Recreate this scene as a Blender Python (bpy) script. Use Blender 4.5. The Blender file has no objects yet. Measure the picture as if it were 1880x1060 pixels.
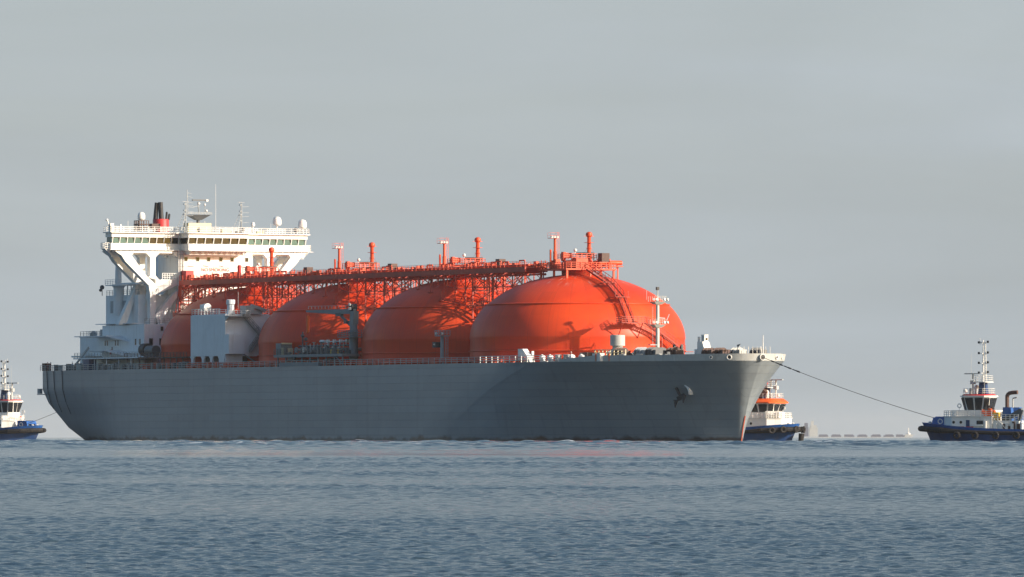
import bpy, bmesh, math, random
import numpy as np
from mathutils import Vector, Matrix
R = math.radians
PI = math.pi
random.seed(7)
scene = bpy.context.scene
COL = scene.collection

# ------------------------------------------------------------------ camera
FPX = 14100.0; HZ = 803.0; CAMH = 1.0
cam_d = bpy.data.cameras.new('camera'); cam = bpy.data.objects.new('camera', cam_d); COL.objects.link(cam)
cam.location = (0, 0, CAMH); cam.rotation_euler = (R(90), 0, 0)
cam_d.sensor_width = 36; cam_d.lens = 36 * FPX / 1880.0
cam_d.shift_y = (HZ - 530.0) / 1880.0
cam_d.clip_start = 0.5; cam_d.clip_end = 80000
scene.camera = cam
# ------------------------------------------------------------------ exposure
scene.view_settings.view_transform = 'Standard'
scene.view_settings.look = 'None'
scene.view_settings.exposure = 0.42
scene.view_settings.gamma = 1.0
# ------------------------------------------------------------------ sun
SUN_AZ = R(-23.5)      # world azimuth of the direction towards the sun (0 = +X, negative = towards the camera)
SUN_EL = R(19.5)
SD = Vector((math.cos(SUN_AZ) * math.cos(SUN_EL), math.sin(SUN_AZ) * math.cos(SUN_EL), math.sin(SUN_EL)))
sun_d = bpy.data.lights.new('sun', 'SUN'); sun_d.energy = 5.0; sun_d.angle = R(0.5); sun_d.color = (1.0, 0.89, 0.76)
sun = bpy.data.objects.new('sun', sun_d); COL.objects.link(sun)
sun.rotation_euler = (-SD).to_track_quat('-Z', 'Y').to_euler(); sun.location = (300, 1000, 400)
# ------------------------------------------------------------------ sky
world = bpy.data.worlds.new('World'); scene.world = world; world.use_nodes = True
wt = world.node_tree; wt.nodes.clear()
def wn(t, **k):
    n = wt.nodes.new(t)
    for a, b in k.items(): setattr(n, a, b)
    return n
sky = wn('ShaderNodeTexSky', sky_type='NISHITA', sun_disc=False)
sky.sun_elevation = SUN_EL; sky.sun_rotation = math.atan2(SD.x, SD.y)
sky.dust_density = 2.5; sky.air_density = 1.0; sky.ozone_density = 1.0; sky.altitude = 0
wtc = wn('ShaderNodeTexCoord')
wmap = wn('ShaderNodeMapping'); wmap.inputs['Scale'].default_value = (3.0, 3.0, 30.0); wmap.inputs['Rotation'].default_value = (0, R(-7), 0)
wnz = wn('ShaderNodeTexNoise'); wnz.inputs['Scale'].default_value = 2.2; wnz.inputs['Detail'].default_value = 7; wnz.inputs['Roughness'].default_value = 0.5; wnz.inputs['Distortion'].default_value = 0.6
wramp = wn('ShaderNodeMapRange'); wramp.inputs['From Min'].default_value = 0.35; wramp.inputs['From Max'].default_value = 0.8
wramp.inputs['To Min'].default_value = 0.80; wramp.inputs['To Max'].default_value = 1.0
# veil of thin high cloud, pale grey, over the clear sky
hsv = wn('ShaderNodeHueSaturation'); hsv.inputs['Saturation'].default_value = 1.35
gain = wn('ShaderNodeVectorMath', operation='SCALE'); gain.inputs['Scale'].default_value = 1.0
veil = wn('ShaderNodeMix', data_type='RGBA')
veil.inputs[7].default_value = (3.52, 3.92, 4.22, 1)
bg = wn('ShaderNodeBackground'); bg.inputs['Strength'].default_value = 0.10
wo = wn('ShaderNodeOutputWorld')
L = wt.links.new
L(wtc.outputs['Generated'], wmap.inputs['Vector']); L(wmap.outputs[0], wnz.inputs['Vector']); L(wnz.outputs['Fac'], wramp.inputs['Value'])
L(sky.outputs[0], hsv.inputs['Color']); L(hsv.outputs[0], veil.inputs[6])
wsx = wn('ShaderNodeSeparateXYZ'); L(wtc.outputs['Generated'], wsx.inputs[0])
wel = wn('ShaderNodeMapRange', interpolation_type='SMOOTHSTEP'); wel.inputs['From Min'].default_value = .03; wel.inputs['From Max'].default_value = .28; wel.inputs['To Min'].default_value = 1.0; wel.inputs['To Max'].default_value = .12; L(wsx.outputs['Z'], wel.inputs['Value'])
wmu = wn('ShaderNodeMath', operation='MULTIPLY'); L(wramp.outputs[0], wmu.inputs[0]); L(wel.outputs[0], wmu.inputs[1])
# veil kept to the view side; unseen sky left darker to cut shade fill
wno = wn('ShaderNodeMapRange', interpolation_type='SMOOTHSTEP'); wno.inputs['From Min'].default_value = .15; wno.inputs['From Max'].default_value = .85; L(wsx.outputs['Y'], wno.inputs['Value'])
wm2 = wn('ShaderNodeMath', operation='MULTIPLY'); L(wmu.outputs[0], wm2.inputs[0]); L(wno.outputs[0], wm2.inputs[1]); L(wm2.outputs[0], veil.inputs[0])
wmp2 = wn('ShaderNodeMapping'); wmp2.inputs['Scale'].default_value = (5.0, 2.0, 26.0); wmp2.inputs['Rotation'].default_value = (0, R(13), 0); L(wtc.outputs['Generated'], wmp2.inputs['Vector'])
wn2 = wn('ShaderNodeTexNoise'); wn2.inputs['Scale'].default_value = 1.0; wn2.inputs['Detail'].default_value = 8; wn2.inputs['Roughness'].default_value = .55; wn2.inputs['Distortion'].default_value = .8; L(wmp2.outputs[0], wn2.inputs['Vector'])
wr2 = wn('ShaderNodeMapRange', interpolation_type='SMOOTHSTEP'); wr2.inputs['From Min'].default_value = .35; wr2.inputs['From Max'].default_value = .75; wr2.inputs['To Min'].default_value = .985; wr2.inputs['To Max'].default_value = 1.09; L(wn2.outputs['Fac'], wr2.inputs['Value'])
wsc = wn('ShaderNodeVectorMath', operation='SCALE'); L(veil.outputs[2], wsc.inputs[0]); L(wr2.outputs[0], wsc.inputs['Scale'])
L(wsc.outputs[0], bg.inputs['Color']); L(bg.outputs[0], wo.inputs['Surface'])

# ================================================================== helpers
class MB:
    """collects shapes; v (second coordinate) is positive to starboard and is flipped into Blender's y"""
    def __init__(s, flip=True): s.v = []; s.f = []; s.pr = []; s.flip = flip; s.off = (0, 0, 0)
    def add(s, vs, fs):
        n = len(s.v); o = s.off
        s.pr.append((n, n + len(vs), len(s.f), len(s.f) + len(fs)))
        s.v += [(p[0] - o[0], p[1] - o[1], p[2] - o[2]) for p in vs]; s.f += [tuple(i + n for i in f) for f in fs]
    def box(s, c, d, rz=0):
        cx, cy, cz = c; hx, hy, hz = d[0] / 2, d[1] / 2, d[2] / 2
        ca, sa = math.cos(rz), math.sin(rz); vs = []
        for z in (-hz, hz):
            for x, y in ((-hx, -hy), (hx, -hy), (hx, hy), (-hx, hy)):
                vs.append((cx + x * ca - y * sa, cy + x * sa + y * ca, cz + z))
        s.add(vs, [(0, 3, 2, 1), (4, 5, 6, 7), (0, 1, 5, 4), (1, 2, 6, 5), (2, 3, 7, 6), (3, 0, 4, 7)])
    def rng(s, x0, x1, y0, y1, z0, z1): s.box(((x0 + x1) / 2, (y0 + y1) / 2, (z0 + z1) / 2), (abs(x1 - x0), abs(y1 - y0), abs(z1 - z0)))
    def bar(s, p, q, w, h=None):
        h = h or w; p = Vector(p); q = Vector(q); d = (q - p)
        if d.length < 1e-6: return
        d.normalize(); up = Vector((0, 0, 1)) if abs(d.z) < .95 else Vector((1, 0, 0))
        a = d.cross(up).normalized() * w / 2; b = a.normalized().cross(d) * h / 2
        vs = [tuple(e + i * a + j * b) for e in (p, q) for i, j in ((-1, -1), (1, -1), (1, 1), (-1, 1))]
        s.add(vs, [(0, 1, 2, 3), (4, 7, 6, 5), (0, 4, 5, 1), (1, 5, 6, 2), (2, 6, 7, 3), (3, 7, 4, 0)])
    def tube(s, p, q, r, r2=None, n=8):
        r2 = r if r2 is None else r2
        p = Vector(p); q = Vector(q); d = (q - p)
        if d.length < 1e-6: return
        d.normalize(); up = Vector((0, 0, 1)) if abs(d.z) < .95 else Vector((1, 0, 0))
        a = d.cross(up).normalized(); b = a.cross(d)
        vs = []
        for e, rr in ((p, r), (q, r2)):
            for i in range(n):
                t = 2 * PI * i / n; vs.append(tuple(e + (a * math.cos(t) + b * math.sin(t)) * rr))
        fs = [(i, (i + 1) % n, n + (i + 1) % n, n + i) for i in range(n)] + [tuple(range(n))[::-1], tuple(range(n, 2 * n))]
        s.add(vs, fs)
    def path(s, pts, r, n=6):
        for a, b in zip(pts, pts[1:]): s.tube(a, b, r, n=n)
    def lathe(s, c, prof, n=24):
        cx, cy, cz = c; vs = []; m = len(prof)
        for r, z in prof:
            for i in range(n):
                t = 2 * PI * i / n; vs.append((cx + r * math.cos(t), cy + r * math.sin(t), cz + z))
        fs = []
        for j in range(m - 1):
            for i in range(n):
                fs.append((j * n + i, j * n + (i + 1) % n, (j + 1) * n + (i + 1) % n, (j + 1) * n + i))
        fs.append(tuple(range(n))[::-1]); fs.append(tuple(range((m - 1) * n, m * n)))
        s.add(vs, fs)
    def sphere(s, c, r, n=12, sc=(1, 1, 1)):
        m = max(4, n // 2); vs = []; fs = []
        for j in range(1, m):
            ph = PI * j / m
            for i in range(n):
                t = 2 * PI * i / n
                vs.append((c[0] + r * sc[0] * math.sin(ph) * math.cos(t), c[1] + r * sc[1] * math.sin(ph) * math.sin(t), c[2] + r * sc[2] * math.cos(ph)))
        top = len(vs); vs.append((c[0], c[1], c[2] + r * sc[2])); vs.append((c[0], c[1], c[2] - r * sc[2]))
        for j in range(m - 2):
            for i in range(n): fs.append((j * n + i, (j + 1) * n + i, (j + 1) * n + (i + 1) % n, j * n + (i + 1) % n))
        for i in range(n):
            fs.append((top, i, (i + 1) % n)); fs.append((top + 1, (m - 2) * n + (i + 1) % n, (m - 2) * n + i))
        s.add(vs, fs)
    def torus(s, c, Rr, r, axis='z', n=20, k=8):
        vs = []; fs = []
        for i in range(n):
            t = 2 * PI * i / n
            for j in range(k):
                p = 2 * PI * j / k; a = (Rr + r * math.cos(p)) * math.cos(t); b = (Rr + r * math.cos(p)) * math.sin(t); h = r * math.sin(p)
                vv = {'z': (a, b, h), 'x': (h, a, b), 'y': (a, h, b)}[axis]
                vs.append((c[0] + vv[0], c[1] + vv[1], c[2] + vv[2]))
        for i in range(n):
            for j in range(k): fs.append((i * k + j, ((i + 1) % n) * k + j, ((i + 1) % n) * k + (j + 1) % k, i * k + (j + 1) % k))
        s.add(vs, fs)
    def prism(s, poly, z0, z1, top=None):
        n = len(poly); top = top or poly
        vs = [(x, y, z0) for x, y in poly] + [(x, y, z1) for x, y in top]
        s.add(vs, [tuple(range(n))[::-1], tuple(range(n, 2 * n))] + [(i, (i + 1) % n, n + (i + 1) % n, n + i) for i in range(n)])
    def plate(s, pts, t):      # 3d polygon extruded by vector t
        n = len(pts); vs = [tuple(p) for p in pts] + [(p[0] + t[0], p[1] + t[1], p[2] + t[2]) for p in pts]
        s.add(vs, [tuple(range(n))[::-1], tuple(range(n, 2 * n))] + [(i, (i + 1) % n, n + (i + 1) % n, n + i) for i in range(n)])
    def rail(s, pts, h=1.1, step=2.0, r=0.035, bars=3):
        for a, b in zip(pts, pts[1:]):
            a = Vector(a); b = Vector(b); n = max(1, int(round((b - a).length / step)))
            for i in range(n + 1):
                p = a.lerp(b, i / n); s.bar(p, p + Vector((0, 0, h)), r * 2.2)
            for j in range(bars):
                z = Vector((0, 0, h * (j + 1) / bars)); s.bar(a + z, b + z, r * 1.8)
    def pieces(s, gap=.08):
        # groups the shapes that touch: every separate piece becomes a part of its own
        bb = []
        for a, b, _, _ in s.pr:
            P = np.array(s.v[a:b]); bb.append((P.min(0) - gap, P.max(0) + gap))
        n = len(bb); par = list(range(n))
        def f(i):
            while par[i] != i: par[i] = par[par[i]]; i = par[i]
            return i
        lo = np.array([b[0] for b in bb]); hi = np.array([b[1] for b in bb])
        for i in range(n):
            t = np.where(((lo[i] <= hi[i + 1:]) & (hi[i] >= lo[i + 1:])).all(1))[0]
            for j in t: par[f(i + 1 + int(j))] = f(i)
        g = {}
        for i in range(n): g.setdefault(f(i), []).append(i)
        return list(g.values())
    def build(s, name, mat, parent=None, smooth=35, loc=(0, 0, 0), normals=True, split=True):
        if split and 1 < len(s.pr) == len(s.pr) and loc == (0, 0, 0) and sum(p[1] - p[0] for p in s.pr) == len(s.v) and sum(p[3] - p[2] for p in s.pr) == len(s.f):
            g = s.pieces()
            if len(g) > 1:
                first = None
                for grp in g:
                    m = MB(s.flip)
                    for i in grp:
                        a, b, c, d = s.pr[i]; m.add(s.v[a:b], [tuple(k - a for k in f) for f in s.f[c:d]])
                    o = m.build(name, mat, parent, smooth, loc, normals, False); first = first or o
                return first
        me = bpy.data.meshes.new(name)
        k = -1 if s.flip else 1
        me.from_pydata([(x, k * y, z) for x, y, z in s.v], [], s.f)
        if normals:
            bm = bmesh.new(); bm.from_mesh(me); bmesh.ops.recalc_face_normals(bm, faces=bm.faces); bm.to_mesh(me); bm.free()
        if smooth:
            me.shade_smooth(); me.set_sharp_from_angle(angle=R(smooth))
        me.materials.append(mat)
        o = bpy.data.objects.new(name, me); COL.objects.link(o)
        if parent: o.parent = parent
        o.location = (loc[0], k * loc[1], loc[2])
        return o

def tag(o, label=None, cat=None, group=None, kind=None):
    if label: o['label'] = label
    if cat: o['category'] = cat
    if group: o['group'] = group
    if kind: o['kind'] = kind
    return o
def empty(name, loc, rz, label, cat, group=None):
    o = bpy.data.objects.new(name, None); COL.objects.link(o); o.location = loc; o.rotation_euler = (0, 0, rz)
    return tag(o, label, cat, group)

# ------------------------------------------------------------------ materials
def newmat(name):
    m = bpy.data.materials.new(name); m.use_nodes = True; nt = m.node_tree
    return m, nt, nt.nodes['Principled BSDF']
def paint(name, col, rough=0.45, var=0.12, streak=0.0, streakcol=(0.16, 0.09, 0.05), scale=0.25, metal=0.0, bump=0.0, coat=0.0, spec=0.5):
    m, nt, b = newmat(name); N = nt.nodes.new; K = nt.links.new
    tc = N('ShaderNodeTexCoord')
    n1 = N('ShaderNodeTexNoise'); n1.inputs['Scale'].default_value = scale; n1.inputs['Detail'].default_value = 8; n1.inputs['Roughness'].default_value = .62
    K(tc.outputs['Object'], n1.inputs['Vector'])
    mr = N('ShaderNodeMapRange'); mr.inputs['From Min'].default_value = .3; mr.inputs['From Max'].default_value = .7
    mr.inputs['To Min'].default_value = 1 - var; mr.inputs['To Max'].default_value = 1 + var
    K(n1.outputs['Fac'], mr.inputs['Value'])
    sc = N('ShaderNodeVectorMath'); sc.operation = 'SCALE'; sc.inputs[0].default_value = col[:3]; K(mr.outputs[0], sc.inputs['Scale'])
    out = sc.outputs[0]
    if streak > 0:
        mp = N('ShaderNodeMapping'); mp.inputs['Scale'].default_value = (1.1, 1.1, 0.09); K(tc.outputs['Object'], mp.inputs['Vector'])
        n2 = N('ShaderNodeTexNoise'); n2.inputs['Scale'].default_value = 1.3; n2.inputs['Detail'].default_value = 6; K(mp.outputs[0], n2.inputs['Vector'])
        r2 = N('ShaderNodeMapRange'); r2.inputs['From Min'].default_value = .55; r2.inputs['From Max'].default_value = .78; r2.inputs['To Max'].default_value = streak
        K(n2.outputs['Fac'], r2.inputs['Value'])
        mx = N('ShaderNodeMix'); mx.data_type = 'RGBA'; K(r2.outputs[0], mx.inputs[0]); K(out, mx.inputs[6]); mx.inputs[7].default_value = (*streakcol, 1)
        out = mx.outputs[2]
    K(out, b.inputs['Base Color'])
    b.inputs['Roughness'].default_value = rough; b.inputs['Metallic'].default_value = metal
    b.inputs['Specular IOR Level'].default_value = spec
    b.inputs['Coat Weight'].default_value = coat; b.inputs['Coat Roughness'].default_value = .35
    if bump:
        n3 = N('ShaderNodeTexNoise'); n3.inputs['Scale'].default_value = .5; n3.inputs['Detail'].default_value = 4; K(tc.outputs['Object'], n3.inputs['Vector'])
        bp = N('ShaderNodeBump'); bp.inputs['Strength'].default_value = bump; bp.inputs['Distance'].default_value = .2; K(n3.outputs['Fac'], bp.inputs['Height']); K(bp.outputs[0], b.inputs['Normal'])
    return m
M = {}
M['white'] = paint('white_paint', (.80, .79, .75), .45, .06, .35, (.42, .27, .16))
M['white_dull'] = paint('weathered_white_paint', (.76, .78, .79), .5, .08, .3, (.42, .36, .30))
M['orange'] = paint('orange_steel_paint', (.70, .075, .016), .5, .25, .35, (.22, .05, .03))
M['trestle'] = paint('shade_darkened_truss_paint', (.50, .045, .016), .55, .3, .4, (.16, .04, .03))  # orange darkened: the shade on trusses and girders is put into the colour
M['grey'] = paint('grey_paint', (.30, .33, .35), .5, .14, .4, (.14, .10, .08))
M['lightgrey'] = paint('light_grey_paint', (.48, .49, .47), .5, .14, .35, (.22, .16, .11))
M['darkgrey'] = paint('dark_grey_paint', (.09, .10, .11), .5, .2)
M['black'] = paint('black_paint', (.025, .024, .026), .55, .3, .3, (.08, .06, .05))
M['red'] = paint('red_paint', (.52, .03, .03), .5, .12, .2)
M['brown'] = paint('rusty_brown_paint', (.09, .045, .035), .6, .3, .4)
M['cream'] = paint('cream_paint', (.62, .53, .33), .5, .1)
M['yellow'] = paint('yellow_paint', (.72, .45, .05), .5, .1)
M['blue'] = paint('blue_tug_paint', (.022, .105, .36), .38, .25, .35, (.02, .03, .06), coat=.2)
M['deckblue'] = paint('dark_blue_paint', (.02, .05, .14), .45, .2)
M['navy'] = paint('dark_lower_hull_paint', (.013, .05, .16), .5, .3, .3)
M['rubber'] = paint('black_rubber', (.018, .016, .016), .8, .3)
M['tugorange'] = paint('bright_orange_paint', (.85, .13, .02), .45, .08)
M['rust'] = paint('red_antifouling_paint', (.42, .085, .045), .6, .3, .4)
M['steel'] = paint('galvanised_steel', (.42, .42, .40), .4, .15, metal=.3)
M['rope'] = paint('rope_fibre', (.10, .09, .08), .9, .1)
M['lens'] = paint('floodlight_housing', (.75, .73, .68), .25, .05)
M['deck'] = paint('green_grey_deck_paint', (.12, .15, .13), .7, .25, .3)
M['skin'] = paint('skin', (.45, .25, .17), .6, .05)
M['hivis'] = paint('orange_overalls', (.80, .16, .04), .8, .1)
M['redcloth'] = paint('dark_red_overalls', (.22, .03, .03), .8, .1)
M['whitecloth'] = paint('pale_overalls', (.60, .60, .65), .8, .1)
def glass(name, col, rough=.06):
    m, nt, b = newmat(name); b.inputs['Base Color'].default_value = (*col, 1); b.inputs['Roughness'].default_value = rough
    b.inputs['Specular IOR Level'].default_value = .45
    tc = nt.nodes.new('ShaderNodeTexCoord'); n = nt.nodes.new('ShaderNodeTexNoise'); n.inputs['Scale'].default_value = .8
    nt.links.new(tc.outputs['Object'], n.inputs['Vector'])
    mr = nt.nodes.new('ShaderNodeMapRange'); mr.inputs['To Min'].default_value = .6; mr.inputs['To Max'].default_value = 1.4
    nt.links.new(n.outputs['Fac'], mr.inputs['Value'])
    sc = nt.nodes.new('ShaderNodeVectorMath'); sc.operation = 'SCALE'; sc.inputs[0].default_value = col; nt.links.new(mr.outputs[0], sc.inputs['Scale'])
    nt.links.new(sc.outputs[0], b.inputs['Base Color'])
    return m
M['glass'] = glass('dark_window_glass', (.02, .022, .026))
M['teal'] = glass('sky_tinted_window_glass', (.07, .16, .16), .1)  # sky reflection of the outer bridge windows painted into the glass colour

def hull_mat():
    m, nt, b = newmat('hull_paint'); N = nt.nodes.new; K = nt.links.new
    tc = N('ShaderNodeTexCoord'); sx = N('ShaderNodeSeparateXYZ'); K(tc.outputs['Object'], sx.inputs[0])
    n1 = N('ShaderNodeTexNoise'); n1.inputs['Scale'].default_value = .06; n1.inputs['Detail'].default_value = 9; n1.inputs['Roughness'].default_value = .6; K(tc.outputs['Object'], n1.inputs['Vector'])
    cr = N('ShaderNodeValToRGB'); e = cr.color_ramp.elements; e[0].position = .3; e[0].color = (.215, .25, .275, 1); e[1].position = .7; e[1].color = (.275, .305, .325, 1); K(n1.outputs['Fac'], cr.inputs[0])
    # hull plating: rows of long plates, each a hair different
    cm = N('ShaderNodeCombineXYZ'); K(sx.outputs['X'], cm.inputs['X']); K(sx.outputs['Z'], cm.inputs['Y'])
    br = N('ShaderNodeTexBrick'); br.inputs['Scale'].default_value = 1; br.inputs['Brick Width'].default_value = 19; br.inputs['Row Height'].default_value = 1.45; br.inputs['Mortar Size'].default_value = .03
    br.inputs['Color1'].default_value = (.92, .92, .92, 1); br.inputs['Color2'].default_value = (1.06, 1.06, 1.06, 1); br.inputs['Mortar'].default_value = (.66, .66, .66, 1); K(cm.outputs[0], br.inputs['Vector'])
    mu = N('ShaderNodeMix'); mu.data_type = 'RGBA'; mu.blend_type = 'MULTIPLY'; mu.inputs[0].default_value = .8; K(cr.outputs[0], mu.inputs[6]); K(br.outputs['Color'], mu.inputs[7])
    # runs of dirt down the side
    mp = N('ShaderNodeMapping'); mp.inputs['Scale'].default_value = (1.0, .6, .03); K(tc.outputs['Object'], mp.inputs['Vector'])
    n2 = N('ShaderNodeTexNoise'); n2.inputs['Scale'].default_value = .8; n2.inputs['Detail'].default_value = 7; K(mp.outputs[0], n2.inputs['Vector'])
    r2 = N('ShaderNodeMapRange'); r2.inputs['From Min'].default_value = .56; r2.inputs['From Max'].default_value = .8; r2.inputs['To Max'].default_value = .35; K(n2.outputs['Fac'], r2.inputs['Value'])
    m2 = N('ShaderNodeMix'); m2.data_type = 'RGBA'; K(r2.outputs[0], m2.inputs[0]); K(mu.outputs[2], m2.inputs[6]); m2.inputs[7].default_value = (.13, .135, .14, 1)
    # scraped, weedy band at the waterline with rust
    n3 = N('ShaderNodeTexNoise'); n3.inputs['Scale'].default_value = .35; n3.inputs['Detail'].default_value = 8; K(tc.outputs['Object'], n3.inputs['Vector'])
    ad = N('ShaderNodeMath'); ad.operation = 'MULTIPLY_ADD'; ad.inputs[1].default_value = -2.2; ad.inputs[2].default_value = .8; K(n3.outputs['Fac'], ad.inputs[0])
    s3 = N('ShaderNodeMath'); s3.operation = 'ADD'; K(sx.outputs['Z'], s3.inputs[0]); K(ad.outputs[0], s3.inputs[1])
    r3 = N('ShaderNodeMapRange'); r3.inputs['From Min'].default_value = .9; r3.inputs['From Max'].default_value = .3; K(s3.outputs[0], r3.inputs['Value'])
    n4 = N('ShaderNodeTexNoise'); n4.inputs['Scale'].default_value = .12; n4.inputs['Detail'].default_value = 5; K(tc.outputs['Object'], n4.inputs['Vector'])
    c4 = N('ShaderNodeValToRGB'); e = c4.color_ramp.elements; e[0].position = .45; e[0].color = (.05, .055, .06, 1); e[1].position = .62; e[1].color = (.13, .075, .05, 1); K(n4.outputs['Fac'], c4.inputs[0])
    m3 = N('ShaderNodeMix'); m3.data_type = 'RGBA'; K(r3.outputs[0], m3.inputs[0]); K(m2.outputs[2], m3.inputs[6]); K(c4.outputs[0], m3.inputs[7])
    K(m3.outputs[2], b.inputs['Base Color'])
    b.inputs['Roughness'].default_value = .34
    n5 = N('ShaderNodeTexNoise'); n5.inputs['Scale'].default_value = .28; n5.inputs['Detail'].default_value = 3; K(tc.outputs['Object'], n5.inputs['Vector'])
    mh = N('ShaderNodeMath'); mh.operation = 'MULTIPLY_ADD'; mh.inputs[1].default_value = .3; K(br.outputs['Fac'], mh.inputs[0]); K(n5.outputs['Fac'], mh.inputs[2])
    bp = N('ShaderNodeBump'); bp.inputs['Strength'].default_value = .8; bp.inputs['Distance'].default_value = .12; K(mh.outputs[0], bp.inputs['Height']); K(bp.outputs[0], b.inputs['Normal'])
    return m
M['hull'] = hull_mat()

def dome_mat():
    m, nt, b = newmat('orange_tank_paint'); N = nt.nodes.new; K = nt.links.new
    tc = N('ShaderNodeTexCoord'); sx = N('ShaderNodeSeparateXYZ'); K(tc.outputs['Object'], sx.inputs[0])
    at = N('ShaderNodeMath'); at.operation = 'ARCTAN2'; K(sx.outputs['Y'], at.inputs[0]); K(sx.outputs['X'], at.inputs[1])
    an = N('ShaderNodeMath'); an.operation = 'MULTIPLY'; an.inputs[1].default_value = 32 / (2 * PI); K(at.outputs[0], an.inputs[0])
    fl = N('ShaderNodeMath'); fl.operation = 'FLOOR'; K(an.outputs[0], fl.inputs[0])
    z3 = N('ShaderNodeMath'); z3.operation = 'MULTIPLY'; z3.inputs[1].default_value = 1 / 4.6; K(sx.outputs['Z'], z3.inputs[0])
    zf = N('ShaderNodeMath'); zf.operation = 'FLOOR'; K(z3.outputs[0], zf.inputs[0])
    cm = N('ShaderNodeCombineXYZ'); K(fl.outputs[0], cm.inputs['X']); K(zf.outputs[0], cm.inputs['Y'])
    wn_ = N('ShaderNodeTexWhiteNoise'); wn_.noise_dimensions = '2D'; K(cm.outputs[0], wn_.inputs['Vector'])
    mr = N('ShaderNodeMapRange'); mr.inputs['To Min'].default_value = .90; mr.inputs['To Max'].default_value = 1.05; K(wn_.outputs['Value'], mr.inputs['Value'])
    fr = N('ShaderNodeMath'); fr.operation = 'FRACT'; K(an.outputs[0], fr.inputs[0])
    ln = N('ShaderNodeMath'); ln.operation = 'LESS_THAN'; ln.inputs[1].default_value = .02; K(fr.outputs[0], ln.inputs[0])
    n1 = N('ShaderNodeTexNoise'); n1.inputs['Scale'].default_value = .09; n1.inputs['Detail'].default_value = 9; n1.inputs['Roughness'].default_value = .6; K(tc.outputs['Object'], n1.inputs['Vector'])
    cr = N('ShaderNodeValToRGB'); e = cr.color_ramp.elements; e[0].position = .3; e[0].color = (.66, .040, .009, 1); e[1].position = .72; e[1].color = (.84, .080, .011, 1); K(n1.outputs['Fac'], cr.inputs[0])
    sc = N('ShaderNodeVectorMath'); sc.operation = 'SCALE'; K(cr.outputs[0], sc.inputs[0]); K(mr.outputs[0], sc.inputs['Scale'])
    m1 = N('ShaderNodeMix'); m1.data_type = 'RGBA'; l8 = N('ShaderNodeMath'); l8.operation = 'MULTIPLY'; l8.inputs[1].default_value = .4; K(ln.outputs[0], l8.inputs[0])
    K(l8.outputs[0], m1.inputs[0]); K(sc.outputs[0], m1.inputs[6]); m1.inputs[7].default_value = (.35, .03, .02, 1)
    # white droppings and wear radiating from the crown
    ln2 = N('ShaderNodeVectorMath'); ln2.operation = 'LENGTH'; cx = N('ShaderNodeCombineXYZ'); K(sx.outputs['X'], cx.inputs['X']); K(sx.outputs['Y'], cx.inputs['Y']); K(cx.outputs[0], ln2.inputs[0])
    cp = N('ShaderNodeCombineXYZ'); a2 = N('ShaderNodeMath'); a2.operation = 'MULTIPLY'; a2.inputs[1].default_value = 14; K(at.outputs[0], a2.inputs[0]); K(a2.outputs[0], cp.inputs['X'])
    r2 = N('ShaderNodeMath'); r2.operation = 'MULTIPLY'; r2.inputs[1].default_value = .28; K(ln2.outputs['Value'], r2.inputs[0]); K(r2.outputs[0], cp.inputs['Y'])
    n2 = N('ShaderNodeTexNoise'); n2.inputs['Scale'].default_value = 1.1; n2.inputs['Detail'].default_value = 6; n2.inputs['Roughness'].default_value = .65; K(cp.outputs[0], n2.inputs['Vector'])
    t2 = N('ShaderNodeMapRange'); t2.inputs['From Min'].default_value = .54; t2.inputs['From Max'].default_value = .68; t2.inputs['To Max'].default_value = .75; K(n2.outputs['Fac'], t2.inputs['Value'])
    fall = N('ShaderNodeMapRange'); fall.inputs['From Min'].default_value = 7.5; fall.inputs['From Max'].default_value = 13.0; fall.inputs['To Min'].default_value = 1; fall.inputs['To Max'].default_value = 0; K(ln2.outputs['Value'], fall.inputs['Value'])
    mm = N('ShaderNodeMath'); mm.operation = 'MULTIPLY'; K(t2.outputs[0], mm.inputs[0]); K(fall.outputs[0], mm.inputs[1])
    m4 = N('ShaderNodeMix'); m4.data_type = 'RGBA'; K(mm.outputs[0], m4.inputs[0]); K(m1.outputs[2], m4.inputs[6]); m4.inputs[7].default_value = (.75, .62, .55, 1)
    # soot and grime runs, faint
    mp = N('ShaderNodeCombineXYZ'); a3 = N('ShaderNodeMath'); a3.operation = 'MULTIPLY'; a3.inputs[1].default_value = 40; K(at.outputs[0], a3.inputs[0]); K(a3.outputs[0], mp.inputs['X'])
    z4 = N('ShaderNodeMath'); z4.operation = 'MULTIPLY'; z4.inputs[1].default_value = .12; K(sx.outputs['Z'], z4.inputs[0]); K(z4.outputs[0], mp.inputs['Y'])
    n6 = N('ShaderNodeTexNoise'); n6.inputs['Scale'].default_value = .8; n6.inputs['Detail'].default_value = 7; K(mp.outputs[0], n6.inputs['Vector'])
    t6 = N('ShaderNodeMapRange'); t6.inputs['From Min'].default_value = .5; t6.inputs['From Max'].default_value = .8; t6.inputs['To Max'].default_value = .35; K(n6.outputs['Fac'], t6.inputs['Value'])
    m6 = N('ShaderNodeMix'); m6.data_type = 'RGBA'; K(t6.outputs[0], m6.inputs[0]); K(m4.outputs[2], m6.inputs[6]); m6.inputs[7].default_value = (.46, .05, .03, 1)
    K(m6.outputs[2], b.inputs['Base Color']); b.inputs['Roughness'].default_value = .48; b.inputs['Specular IOR Level'].default_value = .3; b.inputs['Coat Weight'].default_value = .10; b.inputs['Coat Roughness'].default_value = .3
    bp = N('ShaderNodeBump'); bp.inputs['Strength'].default_value = .12; bp.inputs['Distance'].default_value = .15
    n7 = N('ShaderNodeTexNoise'); n7.inputs['Scale'].default_value = .35; K(tc.outputs['Object'], n7.inputs['Vector']); K(n7.outputs['Fac'], bp.inputs['Height']); K(bp.outputs[0], b.inputs['Normal'])
    return m
M['dome'] = dome_mat()

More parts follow.
